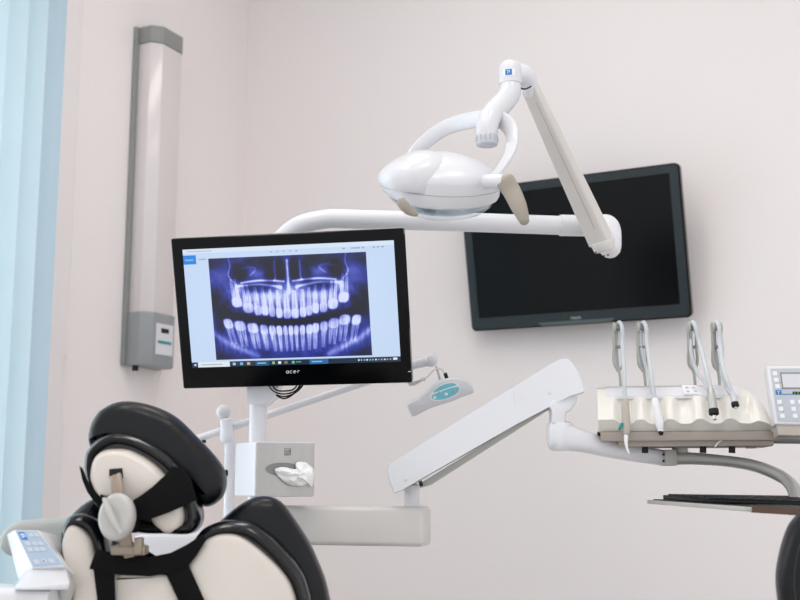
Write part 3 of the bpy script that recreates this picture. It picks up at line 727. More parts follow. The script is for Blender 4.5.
# rounded nose
nt_ = (b1-b0).normalized()
bm.free(); bm = B()
sideb = nt_.cross(ZA); sec = [(x, z) for x, z in rrect(.075, hb*2, .012, 4)]
rg = []
for t_, k_ in ((0,1),(.965,1),(.985,.985),(.995,.95),(1.0,.90)):
    c_ = b0.lerp(b1, t_); rg.append([c_+sideb*x*k_+ZA*z*k_ for x, z in sec])
loft(bm, rg); finish('lower_beam', bm, M['offwhite'], da, angle=40)
bm = B(); cyl(bm, at(412,508,2.52), at(412,484,2.51), .0172); finish('joint_post', bm, M['white'], da)
bm = B(); c_ = V((b0.x, 2.62, 0)); cyl(bm, V((b0.x+.02, 2.62, zb)), V((b0.x+.02, 2.62, b0.z)), .03); finish('beam_mount', bm, M['white'], da)
# spring arm body: side outline extruded in depth
YA0, YA1 = 2.50, 2.36
def ya(x): return YA0+(YA1-YA0)*(x-388)/(585-388)
oa = [(388,464.5),(400,457),(545,367),(560,358.5),(566,358),(570,360.5),(578,371),(584.5,388),(585,391),(571,395.5),(517,424),(400,491),(393.5,493.5),(389,482),(386.5,471)]
front = [at(x, y, ya(x)-.035) for x, y in oa]
bk = V((.10,1,0)).normalized()
bm = B(); n_ = len(front)
loft(bm, [[p+(sum(front,V())/n_-p)*.012 for p in front], [p+bk*.004 for p in front], [p+bk*.066 for p in front], [p+bk*.07+(sum(front,V())/n_-p)*.012 for p in front]])
finish('arm_cover', bm, M['white'], da, angle=28)
ac = da.children[-1]
bm = B(); oa2 = [(419,484),(549,404),(549,409),(430,485),(420,488)]; fr = [at(x, y, ya(x)-.018) for x, y in oa2]; loft(bm, [fr, [p+bk*.04 for p in fr]]); finish('under_channel', bm, M['grey'], da, label='grey underside of the arm')
APn = (front[3]-front[0]).cross(front[11]-front[0]).normalized(); APn = APn if APn.y < 0 else -APn
def ap_(x, y): return onplane(x, y, front[0], APn)
for nm_, q in (('plug_cover', [ap_(522.5+4.2*math.cos(k*math.pi/16), 402+4.2*math.sin(k*math.pi/16)) for k in range(33)]), ('seam_line', [ap_(513.5,391.5), ap_(517.5,422.5)])):
    bm = B(); tube(bm, [p+APn*.0003 for p in q], .0005, 6); finish(nm_, bm, M['offwhite'], ac)
for x, y in ((550,393),(405.5,479)):
    bm = B(); lathe(bm, ap_(x, y), APn, [(.0045,0),(.004,.0015),(.001,.002)], 14); finish('screw_cap', bm, M['white2'], ac)
bm = B(); cyl(bm, at(419,484,2.44), at(422.5,483,2.44), .006, n=12); finish('lever_slot', bm, M['dark'], da)
# elbow under the upper end
bm = B(); el = [(549,406),(552,400),(560,396),(575,391),(578,394),(577,402),(571,411),(566,413),(565,424),(552,424),(552,411)]
fr = [at(x, y, 2.345) for x, y in el]; loft(bm, [fr, [p+YA*.05 for p in fr]]); finish('elbow_bracket', bm, M['white'], da, bevel=.005, seg=3)
bm = B()
arc = cr([at(553,434,2.37), at(562,436.5,2.37), at(585,442,2.38), at(620,451,2.40), at(664,458,2.42)], 8)
tube(bm, arc, [(.028,.029),(.028,.029),(.028,.022),(.027,.0175),(.026,.0165)], 24, up=ZA, ex=3.4, round_end=False)
ballc = at(553.5,436,2.37)
finish('curved_arm', bm, M['white'], da, bevel=.003, angle=50)
bm = B(); lathe(bm, at(560.5,450,2.37), ZA, [(.018,-.002),(.025,.004),(.0285,.014),(.0290,.048),(.027,.056),(.0175,.060)]); finish('curved_arm_head', bm, M['white'], da)
bm = B()
arc2 = cr([at(668,458.5,2.42), at(690,458.5,2.42), at(725,461,2.42), at(755,466,2.40), at(780,476,2.38), at(792,486,2.36), at(797,500,2.34)], 8)
tube(bm, arc2, [(.022,.0155),(.022,.013),(.02,.0115),(.02,.012),(.018,.013),(.016,.012),(.012,.010)], 20, up=ZA*1+XA*.3, ex=3.4); finish('grey_bow_arm', bm, M['armgrey'], da, label='grey metal bow-shaped arm')
bm = B(); ps_ = at(679,455,2.42); wbox(bm, (at(666,458,2.42).x, 2.405, at(0,458,2.42).z), (.026,.06,.034)); finish('joint_block', bm, M['grey'], da, bevel=.003)
jb = da.children[-1]
for y in (454.5, 461):
    bm = B(); cyl(bm, at(663.5,y,2.3745), at(663.5,y,2.372), .0028, n=10); finish('screw_hole', bm, M['dark'], jb)
bm = B(); cyl(bm, at(680,463,2.42), at(680,440,2.42), .017, n=18); finish('console_pivot', bm, M['armgrey'], da)

# ------------------------------------------------------------------ instrument console
YK = 2.33
ck = thing('instrument_console', 'cream dental instrument console with scalloped front and four hose holders', 'dental console', at(686, 446, YK+.1))
# profile (dy from front, pixel row at front plane) swept in x; front plane rows
def ky(x): return YK
TK = math.tan(math.radians(10)); DK = V((math.sin(math.radians(10)), math.cos(math.radians(10)), 0)); EK = V((DK.y, -DK.x, 0))
KO = at(598.5, 432, YK)
def ykp(px):
    '''front plane depth of the console under image column px'''
    q = (px-400)/F/.99; return (KO.y+TK*KO.x)/(1+TK*q)
def kpt(px, py, dy):
    p = at(px, py, YK); return V((p.x, YK+dy, p.z))
zz = lambda py: at(686, py, YK).z
xL = at(598.5, 415, YK).x; xR = at(772, 415, YK).x
prof = [(.018,432.5),(.013,431),(-.003,424.5),(.004,417),(.012,406),(.022,397),(.045,389),(.085,384.5),(.15,385),(.17,392),(.175,432)]
nX = 120; scal = [627, 657, 687, 717, 747]
rings_ = []
for i in range(nX+1):
    t_ = i/nX; px = 598.5+(773-598.5)*t_; L_x = (at(773, 432, ykp(773))-KO).length*t_
    # right end sweeps down in a curve, left end square with slight taper
    e = max(0, (px-738)/(773-738)); drop = (1-math.sqrt(max(0, 1-min(1,e)**2*.98)))
    dip = 0; fl = 0
    for c_ in scal:
        dip = max(dip, math.exp(-((px-c_)/9.5)**4))
    r_ = []
    for j, (dy, py) in enumerate(prof):
        z = zz(py); zb_ = zz(432)
        zn = zb_+(z-zb_)*(1-drop*.80); d2 = dy
        if j in (2, 3): zn += .010*(1-dip)*(1-drop)
        if j == 3: d2 = dy+.006*dip
        if j == 4: d2 = dy+.016*dip
        if j == 5: d2 = dy+.008*dip
        q = KO+EK*L_x+DK*d2; r_.append(V((q.x, q.y, zn)))
    rings_.append(r_)
bm = B(); loft(bm, rings_); finish('console_body', bm, M['cream'], ck, angle=50)
bm = B(); r2 = []
for k in range(31):
    L_x = .018+.27*k/30; r_ = []
    for dy, py, up_z in ((.026,396,.001),(.046,389,.0022),(.085,384.5,.0022),(.14,385,.0022),(.14,386,-.002),(.085,386,-.002),(.046,391,-.002),(.026,397.5,-.002)):
        q = KO+EK*L_x+DK*dy; r_.append(V((q.x, q.y-.0015, zz(py)+up_z)))
    r2.append(r_)
loft(bm, r2); finish('top_cover', bm, M['white'], ck, angle=40)
bm = B(); x0_, x1_ = at(600,440,YK).x, at(755,440,YK).x
box(bm, V((KO.x,KO.y,zz(436.5))), EK, DK, ZA, .004, .362, .008, .173, -.0095, .0095); finish('upper_tray', bm, M['under'], ck, bevel=.002)
x0_, x1_ = at(618,440,YK).x, at(752,440,YK).x
bm = B(); box(bm, V((KO.x,KO.y,zz(441.5))), EK, DK, ZA, .040, .352, .018, .165, -.0105, .010); finish('lower_tray', bm, M['under'], ck, bevel=.003)
for px in (645,703,732):
    bm = B(); cyl(bm, at(px,444,ykp(px)+.04), at(px,453,ykp(px)+.04), .0068, n=14); finish('rubber_foot', bm, M['dark'], ck)
bm = B(); cyl(bm, at(597.5,434,YK+.02), at(600,434,YK+.02), .005, n=12); finish('side_knob', bm, M['dark'], ck)
bm = B(); wbox(bm, tuple(at(751,447,YK+.01)), (.018,.02,.006)); finish('amber_tab', bm, M['orange'], ck, bevel=.001)
bm = B(); tube(bm, [at(746,438.5,YK+.0), at(765,437.5,YK+.0), at(840,438,YK+.0)], (.018,.0125), 16, up=ZA, ex=5); finish('side_bar', bm, M['greyg'], ck)
bm = B(); pS = [at(x,y,ykp(691)+.04) for x,y in ((682,396.3),(700,396.3),(698.5,387),(684,387))]
q_ = [V((p.x, ykp(691)+.023 if i < 2 else ykp(691)+.058, p.z+.0022+(0 if i<2 else .0015))) for i, p in enumerate(pS)]
loft(bm, [q_, [p+ZA*.0015 for p in q_]]); stk = finish('keypad_sticker', bm, M['label'], ck)
for k in range(2):
    for j in range(2):
        bm = B(); c_ = q_[0].lerp(q_[1], .28+.44*k).lerp(q_[3].lerp(q_[2], .28+.44*k), .3+.42*j)+ZA*.0018
        lathe(bm, c_, ZA, [(.0035,0),(.003,.0006),(.001,.0007)], 10); finish('button', bm, M['cyan'] if j else M['palekey'], stk)
# white glare on the lower tray, drawn as a thin bent tube
bm = B(); tube(bm, cr([at(715,447,ykp(715)+.014), at(718,443,ykp(718)+.014), at(722,440,ykp(722)+.014)]), .0014, 6); finish('glare_strip', bm, M['label'], ck)
# top lids lighter panels
def holder(px, lean, Yh):
    """gray looped hose guide; px of the head"""
    top = 323; pts_l = []
    b_ = B()
    for sgn in (-1, 1):
        P_ = [(px+sgn*3.2, 326), (px+sgn*4.2+lean*.1, 334), (px+sgn*4.0+lean*.2, 347), (px+sgn*4.6+lean*.35, 358), (px+sgn*3.6+lean*.5, 366), (px+lean*.65, 371), (px+lean*.8+1, 378), (px+lean+1.5, 390)]
        if sgn == 1: P_ = P_[:6]
        tube(b_, cr([at(x, y, Yh) for x, y in P_], 5), (.0028,.0045), 10, up=YA, ex=3)
    ho = finish('hose_holder', b_, M['holder'], ck, label='grey looped hose guide')
    for y, r_ in ((328,.0062),(347,.0035)):
        b_ = B(); x_ = px+lean*.2*(y-323)/24; cyl(b_, at(x_-4.5, y, Yh), at(x_+4.5, y, Yh), r_, n=14); finish('roller', b_, M['greyg'], ho)
    for sgn in (-1,1):
        b_ = B(); cyl(b_, at(px+sgn*2.6, 328, Yh), at(px+sgn*4.6, 328, Yh), .0125, n=20); finish('cheek', b_, M['holder'], ho)
    return ho
YH = YK+.10
for px, ln in ((617.5,2),(641.5,3),(692,2),(716.5,2)): holder(px, ln, ykp(px)+.10)

def hose(pts, parent, r=.0045, rear=True):
    b_ = B(); P_ = [at(x, y, yy) for x, y, yy in pts]
    tube(b_, cr(P_, 7), r, 12); return finish('hose', b_, M['hose'], parent)
yf = ykp(625)-.012; YH = ykp(625)+.10
# 1 air-water syringe
t = thing('air_water_syringe', 'air-water syringe with a fine bent tip and teal button, leftmost on the console', 'dental instrument', at(625, 430, yf))
hose([(618,372,YH+.02),(616,350,YH+.015),(616,331,YH+.01),(619,322.5,YH-.0),(622,328,YH-.012),(622.5,345,YH-.02),(624,370,yf+.02),(625,402,yf)], t)
bm = B(); d_ = at(626.5,433,yf-.004)-at(625,400,yf); lathe(bm, at(625,398,yf), d_, [(.004,0),(.0062,.004),(.0078,.012),(.0085,.03),(.0092,.05),(.0088,.066),(.0065,.074),(.004,.078)], 18); finish('grip', bm, M['beige'], t)
bm = B(); tube(bm, cr([at(626.7,432,yf-.004), at(626,440,yf-.006), at(627,448,yf-.008), at(629,453,yf-.01)]), [.0048,.0042,.0026,.0018], 10, round_end=True); finish('tip', bm, M['label'], t, label='white bent nozzle')
bm = B(); tube(bm, [at(619.5,429,yf-.008), at(622,424,yf-.008)], .0032, 10, round_end=True); finish('trigger_button', bm, M['teal'], t)
yf = ykp(655)-.012; YH = ykp(655)+.10
# 2 scaler
t = thing('scaler_handpiece', 'white tapered handpiece with a black end, second from the left on the console', 'dental instrument', at(658, 425, yf))
hose([(643,372,YH+.02),(641,350,YH+.015),(640.5,331,YH+.01),(643,322.5,YH),(646,328,YH-.012),(647,345,YH-.02),(651,372,yf+.02),(655,402,yf)], t)
hose([(640,330,YH+.005),(641.5,350,YH+.004),(648,374,YH-.02),(653,394,yf+.01)], t, .0038)
bm = B(); a_ = at(654.5,398,yf); d_ = at(661,432,yf-.006)-a_; L_ = d_.length; lathe(bm, a_, d_, [(.004,0),(.0068,.004),(.0078,.02),(.0082,.04),(.0088,.052),(.0088,.058),(.0062,.064),(.0052,L_)], 18); finish('grip', bm, M['label'], t)
bm = B(); a_ = at(660.6,431,yf-.006); lathe(bm, a_, d_, [(.0052,0),(.0055,.003),(.0042,.008),(.002,.009)], 14); finish('black_tip', bm, M['dark'], t)
yf = ykp(710)-.012; YH = ykp(710)+.10
# 3 motor hose with connector
t = thing('motor_hose_connector', 'thick hose end with a grey metal coupling, third from the left on the console', 'dental instrument', at(712, 412, yf))
hose([(694,368,YH+.02),(691,350,YH+.015),(690,331,YH+.01),(692.5,322.5,YH),(696,328,YH-.012),(700,345,YH-.02),(706,368,yf+.02),(711,392,yf)], t, .0052)
hose([(691,340,YH+.004),(691.5,355,YH-.005),(697,372,YH-.02),(706,384,yf+.015),(710,394,yf+.004)], t, .0042)
bm = B(); a_ = at(710.5,388,yf); d_ = at(713.5,411,yf-.012)-a_; lathe(bm, a_, d_, [(.0055,0),(.0072,.006),(.0085,.02),(.0088,.040),(.0095,.048),(.0095,.052)], 20); finish('coupling', bm, M['steel'], t)
bm = B(); a_ = at(713.6,411,yf-.012); lathe(bm, a_, d_, [(.0098,-.004),(.0102,0),(.0102,.007),(.0075,.009)], 20); finish('black_collar', bm, M['dark'], t)
bm = B(); lathe(bm, a_+d_.normalized()*.008, d_, [(.0042,0),(.0042,.010),(.003,.011)], 14); finish('metal_spigot', bm, M['chrome'], t)
yf = ykp(733)-.012; YH = ykp(733)+.10
# 4 plain hose
t = thing('turbine_hose_connector', 'slender hose end with a small black coupling, rightmost on the console', 'dental instrument', at(735, 402, yf))
hose([(718,368,YH+.02),(715,350,YH+.015),(714,331,YH+.01),(716.5,322.5,YH),(719,328,YH-.012),(720,345,YH-.02),(724,372,yf+.02),(733,395,yf)], t, .0048)
hose([(720,334,YH),(722.5,352,YH-.01),(721.5,372,YH-.03),(727,388,yf+.012),(733.5,398,yf+.002)], t, .0042)
bm = B(); a_ = at(732.5,393,yf); d_ = at(735,404,yf-.01)-a_; lathe(bm, a_, d_, [(.005,0),(.0062,.004),(.0066,.022)], 16); finish('coupling', bm, M['hose'], t)
bm = B(); lathe(bm, at(735,404,yf-.01), d_, [(.0075,-.003),(.0078,.005),(.0055,.007)], 18); finish('black_collar', bm, M['dark'], t)
bm = B(); lathe(bm, at(735,404,yf-.01)+d_.normalized()*.006, d_, [(.0032,0),(.0028,.004)], 12); finish('metal_spigot', bm, M['chrome'], t)

# ------------------------------------------------------------------ keypad panel on the right
KPC = at(767,366,2.26); KX = V((1,.02,0)).normalized(); KZ = (at(767,366,2.26)-at(775,424,2.235)).normalized(); KZ = (KZ-KX*KZ.dot(KX)).normalized(); KN = KX.cross(KZ)
if KN.y > 0: KN = -KN
kw, kh = .165, (at(767,366,2.26)-at(775,424,2.235)).length
kz_ = (at(767,366,2.26)-at(775,424,2.235)).normalized()
def kk(u_, v_): return at(767,366,2.26)+KX*u_-kz_*v_
pn = thing('control_panel', 'grey keypad panel with a small display at the right end of the console', 'control panel', kk(.08, kh+.02))
pts_ = [(0,0),(kw,-.002),(kw,kh+.004),(0,kh)]
bm = B(); fr = [kk(*p) for p in pts_]; loft(bm, [fr, [p-KN*.022-ZA*.003 for p in fr]]); kb = finish('housing', bm, M['white'], pn, bevel=.003, seg=3)
bm = B(); fr = [kk(*p)-ZA*.004-KN*.004 for p in ((.004,kh-.02),(kw,kh-.016),(kw,kh+.022),(.006,kh+.018))]; loft(bm, [fr, [p-KN*.03 for p in fr]]); finish('rear_base', bm, M['beige'], pn, bevel=.003)
bm = B(); fr = [kk(*p)+KN*.0006 for p in ((.006,.006),(kw-.004,.004),(kw-.004,kh-.003),(.006,kh-.006))]; loft(bm, [fr, [p+KN*.0008 for p in fr]]); kf = finish('keypad', bm, M['greykey'], pn)
def kbox(name, u0, u1, v0, v1, m_, par, t_=.0008, base_=.0014):
    b_ = B(); f_ = [kk(*p)+KN*base_ for p in ((u0,v0),(u1,v0),(u1,v1),(u0,v1))]; loft(b_, [f_, [p+KN*t_ for p in f_]]); return finish(name, b_, m_, par)
kbox('display_frame', .024, .14, .014, .016+.0335, M['greyg'], kf, .0005)
kbox('small_display', .0265, .138, .0175, .046, M['lcd'], kf, .0009)
kbox('blue_stripe', .022, .16, .0595, .0608, M['blue'], kf)
bb = kbox('blue_badge', .0095, .0215, .052, .061, M['blue'], kf, .001)
kbox('emblem', .013, .018, .0545, .0555, M['label'], bb, .0005, .0025); kbox('emblem', .0145, .0155, .0545, .060, M['label'], bb, .0005, .0025)
ld = kbox('indicator_strip', .044, .075, .055, .0605, M['dark'], kf, .001)
kbox('green_light', .046, .0495, .057, .0585, M['green'], ld, .0004, .0025); kbox('green_light', .053, .0565, .057, .0585, M['green'], ld, .0004, .0025)
for u_, v_ in ((.009,.012),(.010,.0255),(.0105,.039)): 
    b_ = kbox('button', u_, u_+.009, v_, v_+.0085, M['label'], kf)
for u_ in (.010, .036, .053, .07, .087):
    for j in range(3): kbox('button', u_+.001*j, u_+.009+.001*j, .072+.0145*j, .0805+.0145*j, M['label'], kf)
for u_, v_ in ((.022,.035),(.023,.049),(.0185,.081),(.019,.0955)):
    kbox('indicator_dot', u_, u_+.0012, v_, v_+.0012, M['dark'], kf, .0008)

# ------------------------------------------------------------------ tray with keyboard
T1 = at(647,501,2.45); T2 = at(745,508,2.02); T3 = at(880,516,2.02); T4 = at(850,503,2.45)
tr = thing('side_tray', 'thin tray shelf with a dark mat under the instrument console', 'tray', T1.lerp(T3,.5))
def tq(a_, b_): return T1.lerp(T4, a_).lerp(T2.lerp(T3, a_), b_)
bm = B(); fr = [tq(0,0), tq(0,1), tq(1,1), tq(1,0)]; loft(bm, [[p-ZA*.006 for p in fr], [p+ZA*.0025 for p in fr]]); finish('shelf', bm, M['armgrey'], tr, bevel=.0015, label='grey metal shelf')
bm = B(); fr = [tq(.02,.03), tq(.02,.985), tq(.99,.985), tq(.99,.03)]; loft(bm, [[p+ZA*.0025 for p in fr], [p+ZA*.0045 for p in fr]]); finish('mat', bm, M['dark'], tr)
bm = B(); fr = [T2+V((.012,-.003,0)), T3+V((0,-.003,0))]; loft(bm, [[fr[0]-ZA*.008, fr[0]+ZA*.004, fr[0]+ZA*.004+V((0,.01,0)), fr[0]-ZA*.008+V((0,.01,0))], [fr[1]-ZA*.008, fr[1]+ZA*.004, fr[1]+ZA*.004+V((0,.01,0)), fr[1]-ZA*.008+V((0,.01,0))]]); finish('wood_edge', bm, M['wood'], tr, label='brown wooden front edge')
bm = B(); cyl(bm, tq(.62,.1)-ZA*.004, V((tq(.62,.1).x, tq(.62,.1).y, at(0,478,2.38).z)), .01, n=14); 
bm.free()
kbd = thing('keyboard', 'flat black keyboard lying on the tray shelf', 'keyboard', tq(.3,.35)+ZA*.0045)
bm = B(); fr = [tq(.04,.10), tq(.04,.62), tq(.70,.62), tq(.70,.10)]; loft(bm, [[p+ZA*.005 for p in fr], [fr[0]+ZA*.014, fr[1]+ZA*.010, fr[2]+ZA*.010, fr[3]+ZA*.014]]); finish('case', bm, M['dark'], kbd, bevel=.001)
for r_ in range(5):
    for c_ in range(14):
        a0_ = .055+c_*.0455; b0_ = .13+r_*.094; hh_ = .014-.004*(b0_-.1)/.52
        bm = B(); f_ = [tq(a0_,b0_), tq(a0_,b0_+.08), tq(a0_+.038,b0_+.08), tq(a0_+.038,b0_)]
        loft(bm, [[p+ZA*hh_ for p in f_], [p+ZA*(hh_+.003) for p in f_]]); finish('key', bm, M['dark'], kbd)

# ------------------------------------------------------------------ dental chair (seen from behind)
YB = 1.92
ch = thing('dental_chair', 'dental chair seen from behind with cream shell, black cushions and black straps', 'dental chair', V((-.33, 2.2, 0)))
MP = YB/F
# cushion (farther from camera)
cu = [(62,700),(60,600),(62,545),(66,520),(80,505),(93,499),(102,506),(106,525),(120,552),(150,562),(185,555),(208,532),(228,513),(246,500.5),(262,496.5),(278,502),(293,521),(306,541),(316,562),(326,590),(334,640),(338,700)]
YCu = YB+.05
bm = B(); a = pxo(cu, YCu, 4); slab(bm, a, YA, [(.02,-.008),(.006,.0),(0,.018),(0,.05),(.008,.07),(.025,.085),(.05,.09)]); cush = finish('back_cushion', bm, M['leather'], ch, angle=60)
# creases on cushion's right flank
# black rim (rubber) and cream shell
rim = [(66,700),(64,600),(62,560),(62,532),(69,517),(84,513.5),(98,521),(106,536),(112,556),(128,566),(155,569),(178,563),(188,549),(202,530),(216,522.5),(230,520),(246,521),(258,526),(274,538),(291,556),(303,573),(309,590),(312,610),(316,700)]
bm = B(); a = pxo(rim, YB+.01, 4); slab(bm, a, YA, [(.024,-.006),(.018,-.018),(.011,-.023),(.005,-.018),(.001,-.008),(0,.004),(0,.03),(.006,.04)]); finish('rim_pad', bm, M['rubber'], ch, angle=60, label='glossy black padded rim')
sh_ = [(74,700),(73,600),(64.5,562),(63,540),(67,528),(74,524.5),(83,529),(92,540),(97,556),(108,570),(130,574),(160,575),(182,570),(191,558),(201,544),(212,536.5),(224,533.5),(238,535),(252,543),(272,560),(287,577),(294,592),(297,610),(302,700)]
bm = B(); a = pxo(sh_, YB, 4); slab(bm, a, YA, [(.012,-.016),(.005,-.0135),(.0012,-.009),(0,-.003),(0,.02)]); shl = finish('back_shell', bm, M['shell'], ch, angle=60, label='cream plastic back shell')
bm = B(); mid = [(118,700),(117,610),(118,584),(124,577),(140,574.5),(160,575),(172,579),(180,592),(190,620),(200,700)]
# lower centre recess panel
a = pxo([(119,700),(116,590),(118,577),(128,574),(160,574.5),(172,580),(182,610),(196,700)], YB-.014, 4); slab(bm, a, YA, [(.004,-.004),(0,0),(0,.01)]); finish('centre_panel', bm, M['shell'], ch, angle=60)
# straps
def strap_px(poly, Y, name, par, th_=.004, sl=0):
    b_ = B(); a_ = [at(x, y, Y+sl*(x-poly[0][0])) for x, y in poly]; loft(b_, [a_, [p+YA*th_ for p in a_]]); return finish(name, b_, M['strap'], par, bevel=.0012)
strap_px([(89,569),(96,549),(104,551),(130,556),(150,557),(170,553),(186,545),(203,534),(206,540),(196,556),(188,566),(168,573),(150,576.5),(120,575),(100,571)], YB-.026, 'cross_strap', ch)
strap_px([(93,568),(114,572),(115,600),(118,700),(102,700),(97,600)], YB-.024, 'vertical_strap', ch)
strap_px([(164,570),(187,562),(204,600),(236,700),(208,700),(178,600)], YB-.024, 'vertical_strap', ch)
# headrest
YHd = 1.90
hpad = [(86.5,441),(89,424),(98,410),(112,403),(128,400.5),(150,405),(172,416),(192,435),(211,455),(221,470),(223,484),(219,497),(210,505),(201,506),(188,492),(168,470),(140,452),(110,446),(92,452)]
bm = B(); a = pxo(hpad, YHd+.045, 5); slab(bm, a, YA, [(.022,-.016),(.010,-.010),(.003,.002),(0,.018),(0,.045),(.005,.065),(.018,.082),(.04,.09)]); hp_ = finish('headrest_pad', bm, M['leather'], ch, angle=60, label='thick black leather headrest pad')
# piping seam with stitches along the back top edge
bm = B(); pi = cr([at(x, y, YHd+.062) for x, y in [(101,411.5),(113,405),(128,402.5),(149,406.8),(171,417.8),(190,436.5),(209,456.3),(219,470)]], 6); tube(bm, pi, .0022, 8); finish('piping', bm, M['rubber'], hp_)
for k in range(3, len(pi)-2, 1):
    if k % 2: continue
    bm = B(); ball(bm, pi[k]+V((0,-.001,.0008)), .0019, 8); finish('stitch', bm, M['rubber'], hp_)
hrim = [(86,478),(85.5,458),(91,446),(102,437),(117,432.5),(134,435),(150,442),(166,452),(180,465),(189,478),(195,492),(199,507),(200,519),(196,529),(187,534.5),(165,534),(140,533),(115,524),(96,505)]
bm = B(); a = pxo(hrim, YHd+.015, 5); slab(bm, a, YA, [(.020,-.006),(.015,-.018),(.009,-.023),(.004,-.018),(.001,-.006),(0,.008),(0,.04),(.01,.05)]); finish('headrest_rim', bm, M['rubber'], ch, angle=60, label='glossy black rim around the headrest shell')
hsh = [(91,482),(91,468),(95,457),(103,450.5),(115,448.5),(130,450),(146,458),(160,469),(171,483),(178,497),(172,507),(155,510),(140,510),(118,506),(100,498)]
bm = B(); a = pxo(hsh, YHd, 5); slab(bm, a, YA, [(.014,-.020),(.009,-.0175),(.005,-.013),(.002,-.007),(0,.004),(0,.014)]); hsh_ = finish('headrest_shell', bm, M['shell'], ch, angle=60, label='cream headrest shell')
lob = [(150,505),(160,500),(172,497),(180,502),(184,514),(182,525),(175,532),(165,533),(157,528),(151,518)]
bm = B(); a = pxo(lob, YHd, 5); slab(bm, a, YA, [(.014,-.014),(.008,-.012),(.003,-.007),(0,.0),(0,.014)]); finish('shell_lobe', bm, M['shell'], hsh_, angle=60)
bm = B(); sq = [(109,469),(122,468),(123,478),(116,482),(109,478)]; a = [at(x, y, YHd-.0225) for x, y in sq]; loft(bm, [a, [p+YA*.01 for p in a]]); finish('socket', bm, M['dark'], hsh_, bevel=.001)
strap_px([(165,475),(172,466),(181,468),(190,478),(194,492),(196,500),(184,506),(165,514),(148,520),(138,519),(134,512),(133,500),(140,496),(152,487)], YHd-.030, 'headrest_strap', ch, .005)
strap_px([(79,466),(82,468),(88,482),(96,493),(104,499),(101,508),(94,502),(87,492),(82,480)], YHd-.012, 'headrest_strap', ch, .004)
strap_px([(100,494),(110,498),(134,505),(140,520),(137,533),(125,533),(110,525),(102,512)], YHd-.026, 'headrest_strap', ch, .004)
# adjusting bracket and knob
bm = B(); tube(bm, cr([at(115.5,476,YHd-.028), at(117,486,YHd-.04), at(119,500,YHd-.045), at(123,522,YHd-.04), at(127,545,YHd-.03), at(130,556,YHd-.02)]), (.010,.0045), 14, up=YA, ex=4); finish('adjusting_bracket', bm, M['bracket'], ch, label='bronze-grey headrest bracket')
bm = B(); wbox(bm, tuple(at(130,550,YHd-.02)), (.058,.03,.016)); finish('bracket_foot', bm, M['bracket'], ch, bevel=.004)
bm = B(); wbox(bm, tuple(at(139,546,YHd-.03)), (.014,.02,.028)); finish('latch', bm, M['bracket'], ch, bevel=.003)
kax = V((-.30,-1,.12)).normalized(); kc = at(117.5,517,YHd-.06)
bm = B()
pf = [(.020,-.022),(.028,-.018),(.034,-.010),(.0365,.0),(.0365,.006),(.034,.011),(.027,.013),(.012,.011),(.002,.0105)]
ux = (XA-kax*XA.dot(kax)).normalized(); uz = ux.cross(kax); uz = uz if uz.z > 0 else -uz
loft(bm, [[kc+kax*h+(ux*math.cos(2*math.pi*k/40)*.84+uz*math.sin(2*math.pi*k/40)*1.05)*r_ for k in range(40)] for r_, h in pf]); kn = finish('knob', bm, M['knob'], ch, angle=60, label='round grey adjusting knob')
dg = (-ux*.55+uz*.9).normalized(); bm = B()
tube(bm, [kc+kax*.012+dg*.033, kc+kax*.017+dg*.012, kc+kax*.017-dg*.012, kc+kax*.012-dg*.033], [(.0035,.007),(.0045,.009),(.0045,.009),(.0035,.007)], 14, up=kax, ex=3); finish('grip_ridge', bm, M['knob'], kn)
bm = B(); lathe(bm, kc-kax*.045, kax, [(.012,0),(.012,.03)], 16); finish('knob_shaft', bm, M['bracket'], ch)
# armrest, seat, legrest and base (mostly below the frame)
arm = [(-3,543),(-1,534),(5,527),(18,521),(45,518.5),(75,517),(100,517),(108,530),(100,556),(60,562),(22,560),(6,556),(-1,550)]
bm = B(); a = pxo(arm, 2.10, 5); slab(bm, a, YA, rnd(.07, .018)); finish('armrest', bm, M['pad'], ch, angle=60, label='grey-green padded armrest')
bm = B(); tube(bm, cr([V((-.56,2.13,1.07)), V((-.56,2.16,.9)), V((-.54,2.3,.66))]), (.02,.03), 14, ex=4); finish('armrest_support', bm, M['offwhite'], ch)
bm = B(); o = [V((-.35+x, 2.42+y, .60)) for x, y in rrect(.46, .62, .14, 8)]; slab(bm, o, ZA, rnd(.12, .04)); finish('seat', bm, M['leather'], ch, angle=60)
bm = B(); o = [V((-.35+x, 3.05+y, .52)) for x, y in rrect(.38, .8, .12, 8)]; slab(bm, o, ZA, rnd(.1, .035)); finish('leg_rest', bm, M['leather'], ch, angle=60)
bm = B(); o = [V((-.35+x, 2.35+y, .22)) for x, y in rrect(.26, .34, .06, 6)]; slab(bm, o, ZA, rnd(.385, .02)); finish('lift_column', bm, M['white'], ch, angle=60)
bm = B(); o = [V((-.35+x, 2.5+y, .0)) for x, y in rrect(.4, .8, .12, 8)]; slab(bm, o, ZA, rnd(.22, .03)); finish('foot_plate', bm, M['white'], ch, angle=60)
bm = B(); tube(bm, cr([at(180,640,YB+.06), V((-.35,2.1,.72)), V((-.35,2.25,.58))]), (.12,.03), 16, up=YA+ZA*.5, ex=4); finish('back_hinge', bm, M['offwhite'], ch)

# ------------------------------------------------------------------ assistant's keypad (bottom left)
YP = 1.88
ap = thing('assistant_keypad', 'white sloping control unit with a pale blue keypad at the bottom left', 'control panel', at(35, 600, YP+.05))
